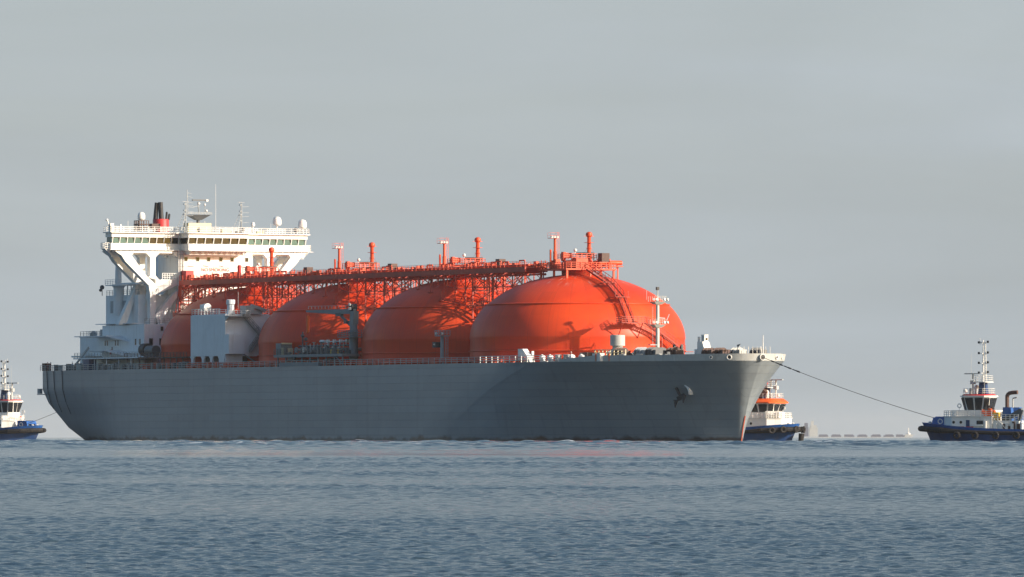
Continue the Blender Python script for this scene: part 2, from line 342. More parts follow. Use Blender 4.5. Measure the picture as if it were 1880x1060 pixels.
# ================================================================== sea
CALM0, CALM1 = 400.0, 520.0
def sea():
    rng = np.random.default_rng(11)
    # rows by distance, columns by bearing: dense where the swell is seen edge-on
    y = [12.0]
    while y[-1] < 2600: y.append(y[-1] * (1.02 if y[-1] < 48 else 1.0006 if y[-1] < 300 else 1.0008 if y[-1] < 420 else 1.0013 if y[-1] < 1600 else 1.004))
    while y[-1] < 24000: y.append(y[-1] * 1.03)
    y = np.array(y)
    t = np.concatenate([-np.tan(np.radians(np.linspace(60, 4.6, 50)))[:-1], np.linspace(-np.tan(R(4.6)), np.tan(R(4.6)), 420), np.tan(np.radians(np.linspace(4.6, 60, 50)))[1:]])
    Y, T = np.meshgrid(y, t, indexing='ij'); X = Y * T
    X = X.astype(np.float64)
    dy = np.gradient(y)[:, None]
    dx = np.gradient(t)[None, :] * Y
    Z = np.zeros_like(X)
    # patches of stronger and weaker wind ripple, long across the view
    g = np.zeros_like(X)
    for i in range(14):
        kx = rng.normal(0, .012); ky = rng.uniform(.015, .11); g += np.sin(kx * X + ky * Y + rng.uniform(0, 6.28)) 
    g = g / math.sqrt(7)
    wob = 1 + .05 * np.sin(X / 9.0 + 1) + .04 * np.sin(X / 23.0)
    for yc, w, am in ((57, .04, .30), (93, .035, .30), (157, .04, .35), (212, .05, .3), (300, .06, .25)):
        g += am * 3.4 * np.exp(-((np.log(Y * wob / yc)) / w) ** 2)
    gust = np.clip(.86 + .36 * g, .42, 2.1)
    calm = 1 - .88 * np.exp(-((Y + 10 * np.sin(X / 31.0) + 6 * np.sin(X / 13.0 + 1) - 455) / 36.0) ** 2) - .45 * np.exp(-((Y + 5 * np.sin(X / 17.0) - 310) / 9.0) ** 2) - .35 * np.exp(-((Y + 4 * np.sin(X / 12.0 + 2) - 236) / 6.0) ** 2)
    far = 1 / (1 + np.exp(-(Y - 640) / 50.0))       # rougher open water beyond the sand bar
    near = .74 + .26 / (1 + np.exp(-(Y - 118) / 9.0))      # the shallows by the shore are a little smoother
    N = 190
    lam = np.exp(rng.uniform(math.log(.11), math.log(4.0), N))
    for l in lam:
        th = math.radians(90) + rng.uniform(-1.15, 1.15); k = 2 * PI / l
        steep = .034 * (1 if l < .8 else (.8 / l) ** .75)
        a = steep / k
        steep = steep * np.minimum(1, (np.maximum(Y, 50) / 430.0 / l) ** .9); a = steep / k
        fy = np.clip((l / (2.5 * dy * abs(math.sin(th)) + 1e-6) - .8), 0, 1) 
        fx = np.clip((l / (2.6 * dx * abs(math.cos(th)) + 1e-6) - .8), 0, 1)
        ph = k * (math.cos(th) * X + math.sin(th) * Y) + rng.uniform(0, 6.28)
        Z += a * np.sin(ph) * fy * fx * gust * calm * near * (1 + 1.3 * far)
    for i in range(44):     # far chop
        l = math.exp(rng.uniform(math.log(3.5), math.log(15))); k = 2 * PI / l
        th = rng.normal(math.radians(75), math.radians(40)); a = .066 / k / (1 + l / 6)
        fx = np.clip((l / (2.6 * dx * abs(math.cos(th)) + 1e-6) - .8), 0, 1)
        fade = np.clip((2600 - Y) / 600, 0, 1)
        Z += a * np.sin(k * (math.cos(th) * X + math.sin(th) * Y) + rng.uniform(0, 6.28)) * far * fade * fx
    Z = np.where(Y < 50, Z * np.clip((Y - 25) / 25, 0, 1), Z)
    ny, nx = X.shape
    co = np.stack([X, Y, Z], -1).reshape(-1, 3)
    idx = np.arange(ny * nx).reshape(ny, nx)
    q = np.stack([idx[:-1, :-1], idx[:-1, 1:], idx[1:, 1:], idx[1:, :-1]], -1).reshape(-1, 4)
    me = bpy.data.meshes.new('sea')
    me.vertices.add(len(co)); me.vertices.foreach_set('co', co.astype(np.float32).ravel())
    me.loops.add(q.size); me.loops.foreach_set('vertex_index', q.astype(np.int32).ravel())
    me.polygons.add(len(q)); me.polygons.foreach_set('loop_start', np.arange(0, q.size, 4, dtype=np.int32))
    me.update(calc_edges=True); me.shade_smooth()
    m, nt, b = newmat('sea_water'); NN = nt.nodes.new; K = nt.links.new
    b.inputs['Roughness'].default_value = .09; b.inputs['IOR'].default_value = 1.333
    tc = NN('ShaderNodeTexCoord')
    mp = NN('ShaderNodeMapping'); mp.inputs['Scale'].default_value = (.55, 1.0, 1.0); K(tc.outputs['Object'], mp.inputs['Vector'])
    n1 = NN('ShaderNodeTexNoise'); n1.inputs['Scale'].default_value = 9.0; n1.inputs['Detail'].default_value = 6; n1.inputs['Roughness'].default_value = .6; K(mp.outputs[0], n1.inputs['Vector'])
    bp = NN('ShaderNodeBump'); bp.inputs['Strength'].default_value = .9; bp.inputs['Distance'].default_value = .05; K(n1.outputs['Fac'], bp.inputs['Height']); K(bp.outputs[0], b.inputs['Normal'])
    # whitecaps: only on the highest crests of the rough far water
    sx = NN('ShaderNodeSeparateXYZ'); K(tc.outputs['Object'], sx.inputs[0])
    h = NN('ShaderNodeMapRange'); h.inputs['From Min'].default_value = .28; h.inputs['From Max'].default_value = .40; K(sx.outputs['Z'], h.inputs['Value'])
    n2 = NN('ShaderNodeTexNoise'); n2.inputs['Scale'].default_value = .5; n2.inputs['Detail'].default_value = 6; K(mp.outputs[0], n2.inputs['Vector'])
    t2 = NN('ShaderNodeMapRange'); t2.inputs['From Min'].default_value = .60; t2.inputs['From Max'].default_value = .66; K(n2.outputs['Fac'], t2.inputs['Value'])
    mu = NN('ShaderNodeMath'); mu.operation = 'MULTIPLY'; K(h.outputs[0], mu.inputs[0]); K(t2.outputs[0], mu.inputs[1])
    mx = NN('ShaderNodeMix'); mx.data_type = 'RGBA'; K(mu.outputs[0], mx.inputs[0]); mx.inputs[6].default_value = (.042, .072, .096, 1); mx.inputs[7].default_value = (.7, .72, .72, 1)
    K(mx.outputs[2], b.inputs['Base Color'])
    me.materials.append(m)
    o = bpy.data.objects.new('sea', me); COL.objects.link(o); tag(o, kind='structure')
sea()

# ================================================================== the gas carrier
SHIP_AZ = R(-61.5)
ship = empty('gas_carrier', (12.77, 1500, 0), SHIP_AZ, 'huge grey hulled gas carrier with four orange domed tanks and a white bridge', 'ship')
DK = 15.35
# plan curves of the hull: (u, half breadth) from transom to stem; same parameter at waterline and deck
BOW_D = [(25, 24), (33, 22.7), (41, 20.2), (49, 16.8), (56, 13.2), (62, 10.2), (66.2, 7.8), (69.1, 5.3), (70.6, 2.9), (71.1, 0)]
BOW_W = [(-12, 24), (4, 22.8), (18, 20.0), (30, 16.2), (40, 12.2), (48, 8.6), (54.5, 5.2), (60, 2.2), (62.8, .7), (63.6, 0)]
def spline(pts, n):
    P = [Vector(p) for p in pts]; out = []
    m = len(P) - 1
    for i in range(n):
        t = i / (n - 1) * m; k = min(int(t), m - 1); f = t - k
        p0 = P[max(k - 1, 0)]; p1 = P[k]; p2 = P[k + 1]; p3 = P[min(k + 2, m)]
        out.append(.5 * ((2 * p1) + (p2 - p0) * f + (2 * p0 - 5 * p1 + 4 * p2 - p3) * f * f + (3 * p1 - p0 - 3 * p2 + p3) * f ** 3))
    return [(p[0], p[1]) for p in out]
NB = 60
bd, bw = spline(BOW_D, NB), spline(BOW_W, NB)
STERN = [(-2.5, -180.0, 14.0), (0, -187.5, 18.0), (3.1, -191.5, 20.5), (8.4, -196.3, 23.0), (11.3, -197.6, 23.8), (15.35, -197.2, 24.0), (18, -197.0, 24.0)]
def stern_at(z):
    for a, b in zip(STERN, STERN[1:]):
        if z <= b[0]:
            f = (z - a[0]) / (b[0] - a[0]); return a[1] + (b[1] - a[1]) * f, a[2] + (b[2] - a[2]) * f
    return STERN[-1][1:]
def flare(z):
    t = max(0, min(1, z / DK)); return .42 * t + .58 * t * t
def level(z):
    ut, vc = stern_at(z); g = flare(z); pts = [(ut - 1.0, 0), (ut - .8, vc * .6), (ut - .1, vc - 2.2), (ut + .5, vc - .7), (ut + 2.2, vc)]
    for u in (-184, -176, -168, -160, -150):
        f = (u + 186) / 36.0; f = max(0, min(1, f)); f = f * f * (3 - 2 * f); pts.append((u if u > ut + 4 else ut + 4 + (u + 184) * .1, vc + (24 - vc) * f))
    start = -12 + 37 * g
    for i in range(1, 13): pts.append((-150 + (start + 150) * i / 13.0, 24))
    for (ud, vd), (uw, vw) in zip(bd, bw): pts.append((uw + (ud - uw) * g, vw + (vd - vw) * g))
    return pts
def hull_shell():
    mb = MB(); zs = [-2.5, -1, 0, 1, 2, 3.1, 4.2, 5.3, 6.4, 7.5, 8.4, 9.4, 10.4, 11.3, 12.3, 13.3, 14.3, DK]
    L_ = [level(z) for z in zs]; n = len(L_[0])
    for side in (1, -1):
        vs = []; fs = []
        for z, pl in zip(zs, L_): vs += [(u, side * v, z) for u, v in pl]
        for j in range(len(zs) - 1):
            for i in range(n - 1): fs.append((j * n + i, j * n + i + 1, (j + 1) * n + i + 1, (j + 1) * n + i))
        mb.add(vs, fs)
    o = mb.build('hull', M['hull'], ship, smooth=28)
    bm = bmesh.new(); bm.from_mesh(o.data); bmesh.ops.remove_doubles(bm, verts=bm.verts, dist=.001); bmesh.ops.recalc_face_normals(bm, faces=bm.faces); bm.to_mesh(o.data); bm.free()
    o.data.shade_smooth(); o.data.set_sharp_from_angle(angle=R(40))
    d = MB(); top = L_[-1]; vs = [(u, v, DK - .01) for u, v in top] + [(u, -v, DK - .01) for u, v in top]; n = len(top)
    d.add(vs, [(i, i + 1, n + i + 1, n + i) for i in range(n - 1)])
    d.build('main_deck', M['deck'], ship, smooth=0)
    return o
hull = hull_shell()
# rubbing marks and a mooring recess at the stern, draught marks
mb = MB()
for (u, z0, z1) in ((-193.0, 7.2, 15.3), (-189.5, 6.4, 15.3), (-185.3, 6.0, 15.3)):
    for k in range(7):
        z = z0 + (z1 - z0) * k / 7; z2 = z0 + (z1 - z0) * (k + 1) / 7
        f = lambda uu, zz: stern_at(zz)[1] + (24 - stern_at(zz)[1]) * (lambda q: q * q * (3 - 2 * q))(max(0, min(1, (uu + 186) / 36)))
        mb.bar((u, f(u, z) + .03, z), (u, f(u, z2) + .03, z2), .22, .12)
mb.build('rubbing_mark', M['darkgrey'], hull)
mb = MB(); mb.rng(-198.1, -197.0, 23.2, 23.9, 10.4, 11.5); mb.rng(-197.9, -194.4, 23.5, 24.05, 10.15, 10.35); mb.build('stern_fairlead_box', M['grey'], hull)
# red waterline strip up the stem
mb = MB()
for z in (-.6, .2, 1.0, 1.8, 2.6, 3.4, 4.2):
    def st(zz): return level(zz)[-1][0]
    mb.bar((st(z) - .02, 0, z), (st(z + .8) - .02, 0, z + .8), .2, .14)
mb.build('stem_bar', M['rust'], hull)

# bulwark round the bow
def bulwark():
    mb = MB(); pl = level(DK); pts = [(u, v) for u, v in pl if u > 33]
    for side in (1, -1):
        vs = []; fs = []; n = len(pts)
        for i, (u, v) in enumerate(pts):
            ramp = min(1, max(0, (u - 33) / 9.0)); h = .35 + .75 * ramp + .22 * max(0, (u - 50) / 21)
            nrm = Vector((0.25, 1)) if i < 5 else Vector((pts[min(i + 1, n - 1)][1] - pts[i - 1][1], 0))
            t = Vector((pts[min(i + 1, n - 1)][0] - pts[max(i - 1, 0)][0], pts[min(i + 1, n - 1)][1] - pts[max(i - 1, 0)][1])); t.normalize()
            inn = Vector((t.y, -t.x)) * .18
            if inn.x > 0 and i > 3: inn = -inn
            if i == n - 1: inn = Vector((-.2, 0))
            ou = (.28 + .35 * min(1, max(0, (u - 50) / 15))) * h
            uo, vo = u - inn.x * ou * 2, max(0, v - inn.y * ou * 2)
            if i == n - 1: vo = 0; uo = u + .35
            vi = max(0, v + inn.y)
            vs += [(u, side * v, DK - .02), (uo, side * vo, DK + h), (uo + inn.x, side * max(0, vo + inn.y), DK + h), (u + inn.x, side * vi, DK - .02)]
        for i in range(n - 1):
            for k in range(3): fs.append((4 * i + k, 4 * (i + 1) + k, 4 * (i + 1) + k + 1, 4 * i + k + 1))
        fs.append((0, 1, 2, 3)); mb.add(vs, fs)
    return mb.build('bulwark', M['lightgrey'], ship, smooth=30)
bulw = bulwark()
# fairleads through the bow
pl = level(DK)
def on_bow(vv, side):
    b_ = [(u, v) for u, v in pl if u > 50]
    for a, b in zip(b_, b_[1:]):
        if b[1] <= vv <= a[1]:
            f = (a[1] - vv) / (a[1] - b[1] + 1e-9); return a[0] + (b[0] - a[0]) * f, vv * side, math.atan2(-(b[0] - a[0]), side * (b[1] - a[1]))
    return 71.1, 0, 0
for vv, side, r in ((7.9, 1, .27), (5.6, 1, .42), (0, 1, .56), (3.6, -1, .34), (5.6, -1, .28)):
    if vv == 0: u, v, nx, ny = 71.35, 0, 1.0, 0.0
    else:
        u, v, _ = on_bow(vv, side); u2, v2, _ = on_bow(vv - .3, side); tx, ty = u2 - u, v2 - v; l = math.hypot(tx, ty); nx, ny = ty / l, -tx / l
        if nx < 0: nx, ny = -nx, -ny
    mb = MB(); hole = MB(); c = Vector((u + nx * .22, v + ny * .22, DK + .62)); tv = Vector((-ny, nx, 0))
    for k in range(16):
        a, b = 2 * PI * k / 16, 2 * PI * (k + 1) / 16
        p = c + tv * math.cos(a) * r + Vector((0, 0, math.sin(a) * r)); q = c + tv * math.cos(b) * r + Vector((0, 0, math.sin(b) * r)); mb.tube(p, q, .09)
    fo = mb.build('fairlead', M['white'], bulw)
    hole.tube(c - Vector((nx, ny, 0)) * .12, c + Vector((nx, ny, 0)) * .02, r * .92, n=16); hole.build('fairlead_opening', M['black'], bulw)
# rails on deck edge
mb = MB(); mb.rail([(-197, 23.7, DK), (-60, 23.7, DK)], 1.15, 2.4, .04); mb.build('deck_railing', M['lightgrey'], ship)
mb = MB(); mb.rail([(-60, 23.7, DK), (4, 23.7, DK)], 1.15, 2.4, .04); mb.build('deck_railing', M['lightgrey'], ship)
mb = MB(); mb.rail([(4, 23.7, DK), (25, 23.5, DK), (33, 22.3, DK)], 1.25, 2.4, .065); mb.build('deck_railing', M['white'], ship)
mb = MB(); mb.rail([(-197, -23.7, DK), (25, -23.7, DK)], 1.15, 2.4, .04); mb.build('deck_railing', M['white'], ship)
mb = MB(); mb.rail([(-197.5, 23, DK), (-197.8, -23, DK)], 1.15, 2.4, .04); mb.build('deck_railing', M['lightgrey'], ship)
mb = MB()
for k in range(8): mb.bar((68.3 + .1 * k, -3.5 + k * 1.0, 16.3), (68.3 + .1 * k, -3.5 + k * 1.0, 18.0), .07)
mb.build('bow_stanchions', M['steel'], ship)

# ---------------------------------------------------------------- tanks
TU = [0, -46, -92, -138]
ZJ = 20.0; TR = 21.0; TH = 12.8
def dz(r): return ZJ + TH * math.sqrt(max(0, 1 - (r / TR) ** 2)) if r < TR else 15.0
def surf(u, v): return max(dz(math.hypot(u - t, v)) for t in TU)
prof = [(TR, DK - ZJ - .05), (TR, -3.0), (TR + .06, -2.96), (TR + .06, -2.9), (TR, -2.86), (TR, 0)]
for k in range(1, 40):
    a = (k / 40) * PI / 2; r = TR * math.cos(a); z = TH * math.sin(a)
    prof.append((r, z))
    if k == 14: prof += [(r - .02, z + .02)]
prof.append((.4, TH))
# a small ledge ring on the upper shell
prof2 = [(TR, DK - ZJ - .05), (TR, -3.0), (TR, 0)]
ZL = 6.75
aL = math.asin(ZL / TH)
for k in range(1, 26): a = aL * k / 25; prof2.append((TR * math.cos(a) + .10, TH * math.sin(a)))
prof2.append((TR * math.cos(aL) + .28, ZL + .05)); prof2.append((TR * math.cos(aL) + .28, ZL + .18)); prof2.append((TR * math.cos(aL) - .18, ZL + .22))
for k in range(1, 40): a = aL + (PI / 2 - aL) * k / 40; prof2.append((TR * math.cos(a) - .12, TH * math.sin(a)))
prof2.append((.4, TH))
for tu in TU:
    mb = MB(); mb.lathe((0, 0, 0), prof2, 96)
    mb.build('tank_dome', M['dome'], ship, smooth=22, loc=(tu, 0, ZJ))
    base = MB(); base.torus((tu, 0, DK + .9), TR + .35, .22, n=64, k=6); base.torus((tu, 0, DK + 2.4), TR + .25, .12, n=64, k=6)
    base.build('tank_base_pipe', M['orange'], ship)

# ---------------------------------------------------------------- gear on the crown of each tank
def crown(tu, k):
    p = MB(); hw = 5.6
    p.rng(tu - hw, tu + hw, -hw, hw, 33.55, 33.85)
    for x in (-hw + .4, 0, hw - .4):
        for y in (-hw + .4, 0, hw - .4):
            if x or y: p.bar((tu + x, y, surf(tu + x, y) - .3), (tu + x, y, 33.6), .35)
    p.lathe((tu, 0, 32.2), [(3.1, 0), (3.1, 2.9), (2.7, 3.3), (.2, 3.5)], 24)
    base = p.build('crown_platform', M['orange'], ship)
    r = MB(); r.rail([(tu - hw, -hw, 33.85), (tu + hw, -hw, 33.85), (tu + hw, hw, 33.85), (tu - hw, hw, 33.85), (tu - hw, -hw, 33.85)], 1.2, 1.1, .05)
    r.rail([(tu - 2.8, -2.8, 35.7), (tu + 2.8, -2.8, 35.7), (tu + 2.8, 2.8, 35.7), (tu - 2.8, 2.8, 35.7), (tu - 2.8, -2.8, 35.7)], 1.1, 1.2, .045)
    r.build('platform_railing', M['orange'], base)
    e = MB(); rr = random.Random(31 + k)
    for i in range(16):
        x, y = rr.uniform(-4.6, 4.6), rr.uniform(-4.8, 4.8); h = rr.uniform(.6, 2.1)
        if rr.random() < .5: e.rng(tu + x, tu + x + rr.uniform(.4, 1.2), y, y + rr.uniform(.4, 1.1), 33.85, 33.85 + h)
        else:
            e.tube((tu + x, y, 33.8), (tu + x, y, 33.9 + h), .22); e.lathe((tu + x, y, 33.9 + h), [(.38, 0), (.38, .15)], 10)
            e.path([(tu + x, y, 33.6 + h), (tu + x + rr.uniform(-2, 2), y, 33.6 + h), (tu + x + rr.uniform(-2, 2), y + rr.uniform(-2, 2), 34.1)], .14)
    for y in (-1.2, .2, 1.5):
        e.path([(tu - 5, y, 34.6), (tu - 1, y, 35.4), (tu + 3.5, y, 35.4), (tu + 4.4, y, 34.2)], .20)
    e.build('valve_gear', M['orange'], base)
    t = MB(); t.torus((tu + .6, -1.3, 36.85), 1.75, .2, n=24); 
    for a in range(6): t.bar((tu + .6 + 1.75 * math.cos(a), -1.3 + 1.75 * math.sin(a), 35.5), (tu + .6 + 1.75 * math.cos(a), -1.3 + 1.75 * math.sin(a), 36.8), .12)
    t.build('ring_main', M['black'] if k == 0 else M['brown'], base)
    b = MB(); b.sphere((tu + .6, .8, 37.5), .35); b.tube((tu + .6, .8, 36.7), (tu + .6, .8, 37.3), .08); b.build('lamp', M['lens'], base)
    b = MB(); b.rng(tu - 1.2, tu - .2, 1.2, 3.0, 36, 37.0); b.tube((tu - 2, 2.0, 35.4), (tu - 2, 2.0, 37.2), .45, n=12); b.build('valve_box', M['orange'], base)
    # tall vent mast
    m = MB(); vu, vv = tu + 0.0, -2.6
    m.lathe((vu, vv, 33.8), [(.55, 0), (.55, .5), (.42, .6), (.36, 6.2), (.42, 6.35), (.60, 6.5), (.66, 6.85), (.55, 7.15), (.2, 7.35)], 16)
    m.lathe((vu, vv, 37.9), [(.6, 0), (.6, .08)], 16); m.lathe((vu, vv, 36.4), [(.55, 0), (.55, .1)], 16); m.lathe((vu, vv, 39.0), [(.95, 0), (.95, .07)], 16)
    for a in range(4):
        an = a * PI / 2 + .6; m.bar((vu + .3 * math.cos(an), vv + .3 * math.sin(an), 38), (vu + 3.2 * math.cos(an), vv + 3.2 * math.sin(an), 33.9), .035)
    for y in (-.6, .6): m.bar((vu, vv + y * 1.9, 40.3), (vu, vv + y * .5, 40.3), .06)
    m.build('vent_mast', M['orange'], ship)
    # lighting mast
    if k < 3:
        m = MB(); vu, vv = tu - .2, 4.9
        m.lathe((vu, vv, 33.8), [(.36, 0), (.34, 3.4), (.25, 3.5), (.24, 6.0)], 12)
        m.tube((vu - .5, vv + .7, 33.8), (vu - .5, vv + .7, 37.6), .20)
        m.rng(vu - .4, vu + .8, vv - .3, vv + 1.4, 39.75, 39.85)
        lm = m.build('lighting_mast', M['orange'], ship)
        r = MB(); r.rail([(vu - .4, vv - .3, 39.85), (vu + .8, vv - .3, 39.85), (vu + .8, vv + 1.4, 39.85), (vu - .4, vv + 1.4, 39.85), (vu - .4, vv - .3, 39.85)], 1.0, 1.2, .015, 2)
        for y in (-.5, -.95):
            r.bar((vu, vv + y, 33.9), (vu, vv + y, 41.0), .04)
        for z in range(22): r.bar((vu, vv - .5, 34.2 + z * .32), (vu, vv - .95, 34.2 + z * .32), .025)
        r.build('mast_ladder', M['orange'], lm)
        for y in (.0, .6, 1.2):
            f = MB(); f.sphere((vu + .95, vv + y, 40.1), .18, 10); f.tube((vu + .95, vv + y, 40.1), (vu + 1.25, vv + y, 40.0), .14, .22, 10); f.build('floodlight', M['lens'], lm)
    else:
        m = MB(); m.lathe((tu - .2, 4.9, 33.8), [(.42, 0), (.40, 3.4), (.2, 3.5)], 12); m.build('lighting_mast', M['red'], ship)
for k, tu in enumerate(TU): crown(tu, k)
# extra gear on the forward tank: side cylinder and control box
mb = MB(); mb.tube((1.5, -3.0, 35.1), (1.5, -9.0, 35.1), .45, n=14); mb.bar((1.5, -8.2, 34.7), (1.5, -8.2, surf(1.5, -8.2)), .2); mb.rng(.5, 2.5, -8.8, -3.0, 34.3, 34.5); mb.build('vapour_drum', M['orange'], ship)
mb = MB(); mb.rng(3.4, 5.0, -4.4, -2.7, 35.2, 36.9); mb.build('control_box', M['brown'], ship)
mb = MB(); mb.rng(3.2, 5.4, .6, 3.2, 33.9, 35.8); mb.build('control_box', M['orange'], ship)

# ---------------------------------------------------------------- catwalk over the tanks
CW0, CW1 = 3.2, 8.0
def catwalk():
    u0, u1 = -160.5, -6.5
    g = MB()
    for v in (CW0, CW1): g.rng(u0, u1, v - .15, v + .15, 33.35, 34.35)
    g.rng(u0, u1, 4.85, 5.1, 33.5, 34.3)
    g.rng(u0, u1, 6.3, CW1 - .17, 34.25, 34.35)
    u = u0 + 1
    while u < u1: g.rng(u - .1, u + .1, CW0 - .6, CW1 + .6, 33.1, 33.33); u += 3.0
    cw = g.build('catwalk', M['trestle'], ship)
    r = MB(); r.rail([(u0, CW1 + .1, 34.35), (u1, CW1 + .1, 34.35)], 1.1, 1.7, .035); r.rail([(u0, CW0 - .1, 34.35), (u1, CW0 - .1, 34.35)], 1.1, 1.7, .035)
    r.build('catwalk_railing', M['orange'], cw)
    for v, z, rr in ((3.7, 34.75, .26), (4.4, 34.7, .22), (5.8, 34.62, .24), (7.2, 34.75, .16), (3.6, 32.9, .16), (7.5, 32.8, .2)):
        p = MB(); q = random.Random(int(v * 10)); a = u0
        while a < u1:      # pipe runs with flanges and an expansion loop now and then
            b = min(u1, a + q.uniform(7, 15)); p.tube((a, v, z), (b, v, z), rr, n=8); p.tube((b - .12, v, z), (b + .12, v, z), rr * 1.5, n=8)
            if z > 34 and q.random() < .35 and b + 3 < u1:
                p.path([(b, v, z), (b, v, z + .9), (b + 2.2, v, z + .9), (b + 2.2, v, z)], rr * .8)
            a = b
        p.build('cargo_pipe', M['orange'], cw)
    e = MB(); q = random.Random(5); u = u0 + 2
    while u < u1:
        w = q.uniform(.4, 1.3); v = q.uniform(2.4, 7.2); e.rng(u, u + w, v, v + q.uniform(.3, .9), 34.36, 34.36 + q.uniform(.4, 1.3))
        if q.random() < .5: e.tube((u + 1, v, 34.4), (u + 1, v, 35.5 + q.random() * .5), .1)
        u += q.uniform(1.2, 3.2)
    e.build('junction_boxes', M['orange'], cw)
    for (bu, bv) in ((-68.3, 5), (-22.3, 5), (-106, 5)):
        b = MB(); b.rng(bu - .8, bu + .8, bv - .7, bv + .7, 34.7, 36.2); b.bar((bu, bv - .6, 34.3), (bu, bv - .6, 35), .12); b.bar((bu, bv + .6, 34.3), (bu, bv + .6, 35), .12); b.build('control_box', M['brown'], ship)
    # trestle below: posts down to the tank shells, braced towers between the tanks
    t = MB(); u = u0 + .5; i = 0
    step = 3.9
    while u < u1:
        for v in (CW0, CW1):
            s = surf(u, v)
            zb = max(s - .1, 27.2 if (i % 2) else 29.3) if s < 31.8 else s - .1
            t.bar((u, v, zb), (u, v, 33.4), .18)
            s2 = surf(u + step, v); zc = max(30.6, s2)
            if s < 31.5:
                t.bar((u, v, 33.3), (u + step, v, max(30.6, min(s2, 33))), .10); 
                t.bar((u, v, max(30.6, s)), (u + step, v, max(30.6, min(33, s2))), .15)
                if i % 2 == 0: t.bar((u, v, max(30.6, s)), (u + step, v, 33.3), .10)
        if surf(u, 5) < 31: t.bar((u, CW0, 33.2), (u, CW1, 30.6), .1); t.bar((u, CW0, 30.6), (u, CW1, 30.6), .12)
        u += step; i += 1
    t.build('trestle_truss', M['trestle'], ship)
    for mid in (-23, -69, -115, -156):
        t = MB(); us = (mid - 4.2, mid + 4.2) if mid != -156 else (-159.5, -152)
        for v in (1.4, 8.6):
            for uu in us:
                zb = max(24.0 if mid != -156 else 25.5, surf(uu, v)); t.bar((uu, v, zb), (uu, v, 33.2), .28)
            for za, zb_ in ((33.1, 30), (30, 27), (27, 24.3)):
                a, b = us
                if zb_ > surf(a, v) - 1.5 or zb_ > surf(b, v) - 1.5:
                    t.bar((a, v, za), (b, v, zb_), .11); t.bar((b, v, za), (a, v, zb_), .11); t.bar((a, v, zb_), (b, v, zb_), .16)
        for uu in us:
            for za, zb_ in ((33.1, 30), (30, 27)):
                t.bar((uu, 1.4, za), (uu, 8.6, zb_), .15); t.bar((uu, 8.6, za), (uu, 1.4, zb_), .15); t.bar((uu, 1.4, zb_), (uu, 8.6, zb_), .22)
            # splayed legs to the tank shells
        for v in (1.4, 8.6):
            for uu, du in ((us[0], -5.5), (us[1], 5.5)):
                e2 = uu + du; ss = surf(e2, v + 1.5)
                t.bar((uu, v, 26.5), (e2, v + 1.5, max(ss, 24)), .13); t.bar((uu, v, 33), (uu + du * .8, v + .8, surf(uu + du * .8, v + .8)), .13)
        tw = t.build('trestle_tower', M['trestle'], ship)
        q = random.Random(mid); c = MB()
        for j in range(4):
            v = q.uniform(2, 9.5); uu = q.uniform(us[0] + .5, us[1] - .5); zl = q.uniform(25, 28)
            c.path([(uu, v, 33.2), (uu, v, zl), (uu + q.uniform(-4, 4), v, zl), (uu + q.uniform(-2, 2), v + 1, zl - 2.2)], q.uniform(.1, .26))
        c.rng(mid + 1.2, mid + 3.6, 8.8, 10.4, 26.3, 26.45)
        c.build('riser_pipe', M['orange'], tw)
        r = MB(); r.rail([(mid - 3, 10.3, 26.6), (mid - .8, 10.3, 26.6)], 1.2, .5, .05); r.rail([(mid + 1.2, 10.4, 26.45), (mid + 3.6, 10.4, 26.45)], 1.2, .5, .05); r.build('landing_railing', M['orange'], tw)
    # long raking struts on the starboard shoulder of each tank
    for tu in TU:
        f = MB()
        for du in (-9, -4.5, 1.5, 6.5, 11):
            s = surf(tu + du, 11.5); f.bar((tu + du, 11.5, s - .2), (tu + du, 11.5, s + 1.7), .2); f.lathe((tu + du, 11.5, s - .3), [(.6, 0), (.6, .25)], 10)
            f.bar((tu + du, 11.5, s + 1.6), (tu + du, 8.0, 33.2), .13)
            s2 = surf(tu + du + 2.2, 9.6); f.bar((tu + du + 2.2, 9.6, s2 - .2), (tu + du + 2.2, 9.6, 33.0), .15)
        if tu != 0: f.build('trestle_strut', M['trestle'], ship)
    return cw
cw = catwalk()

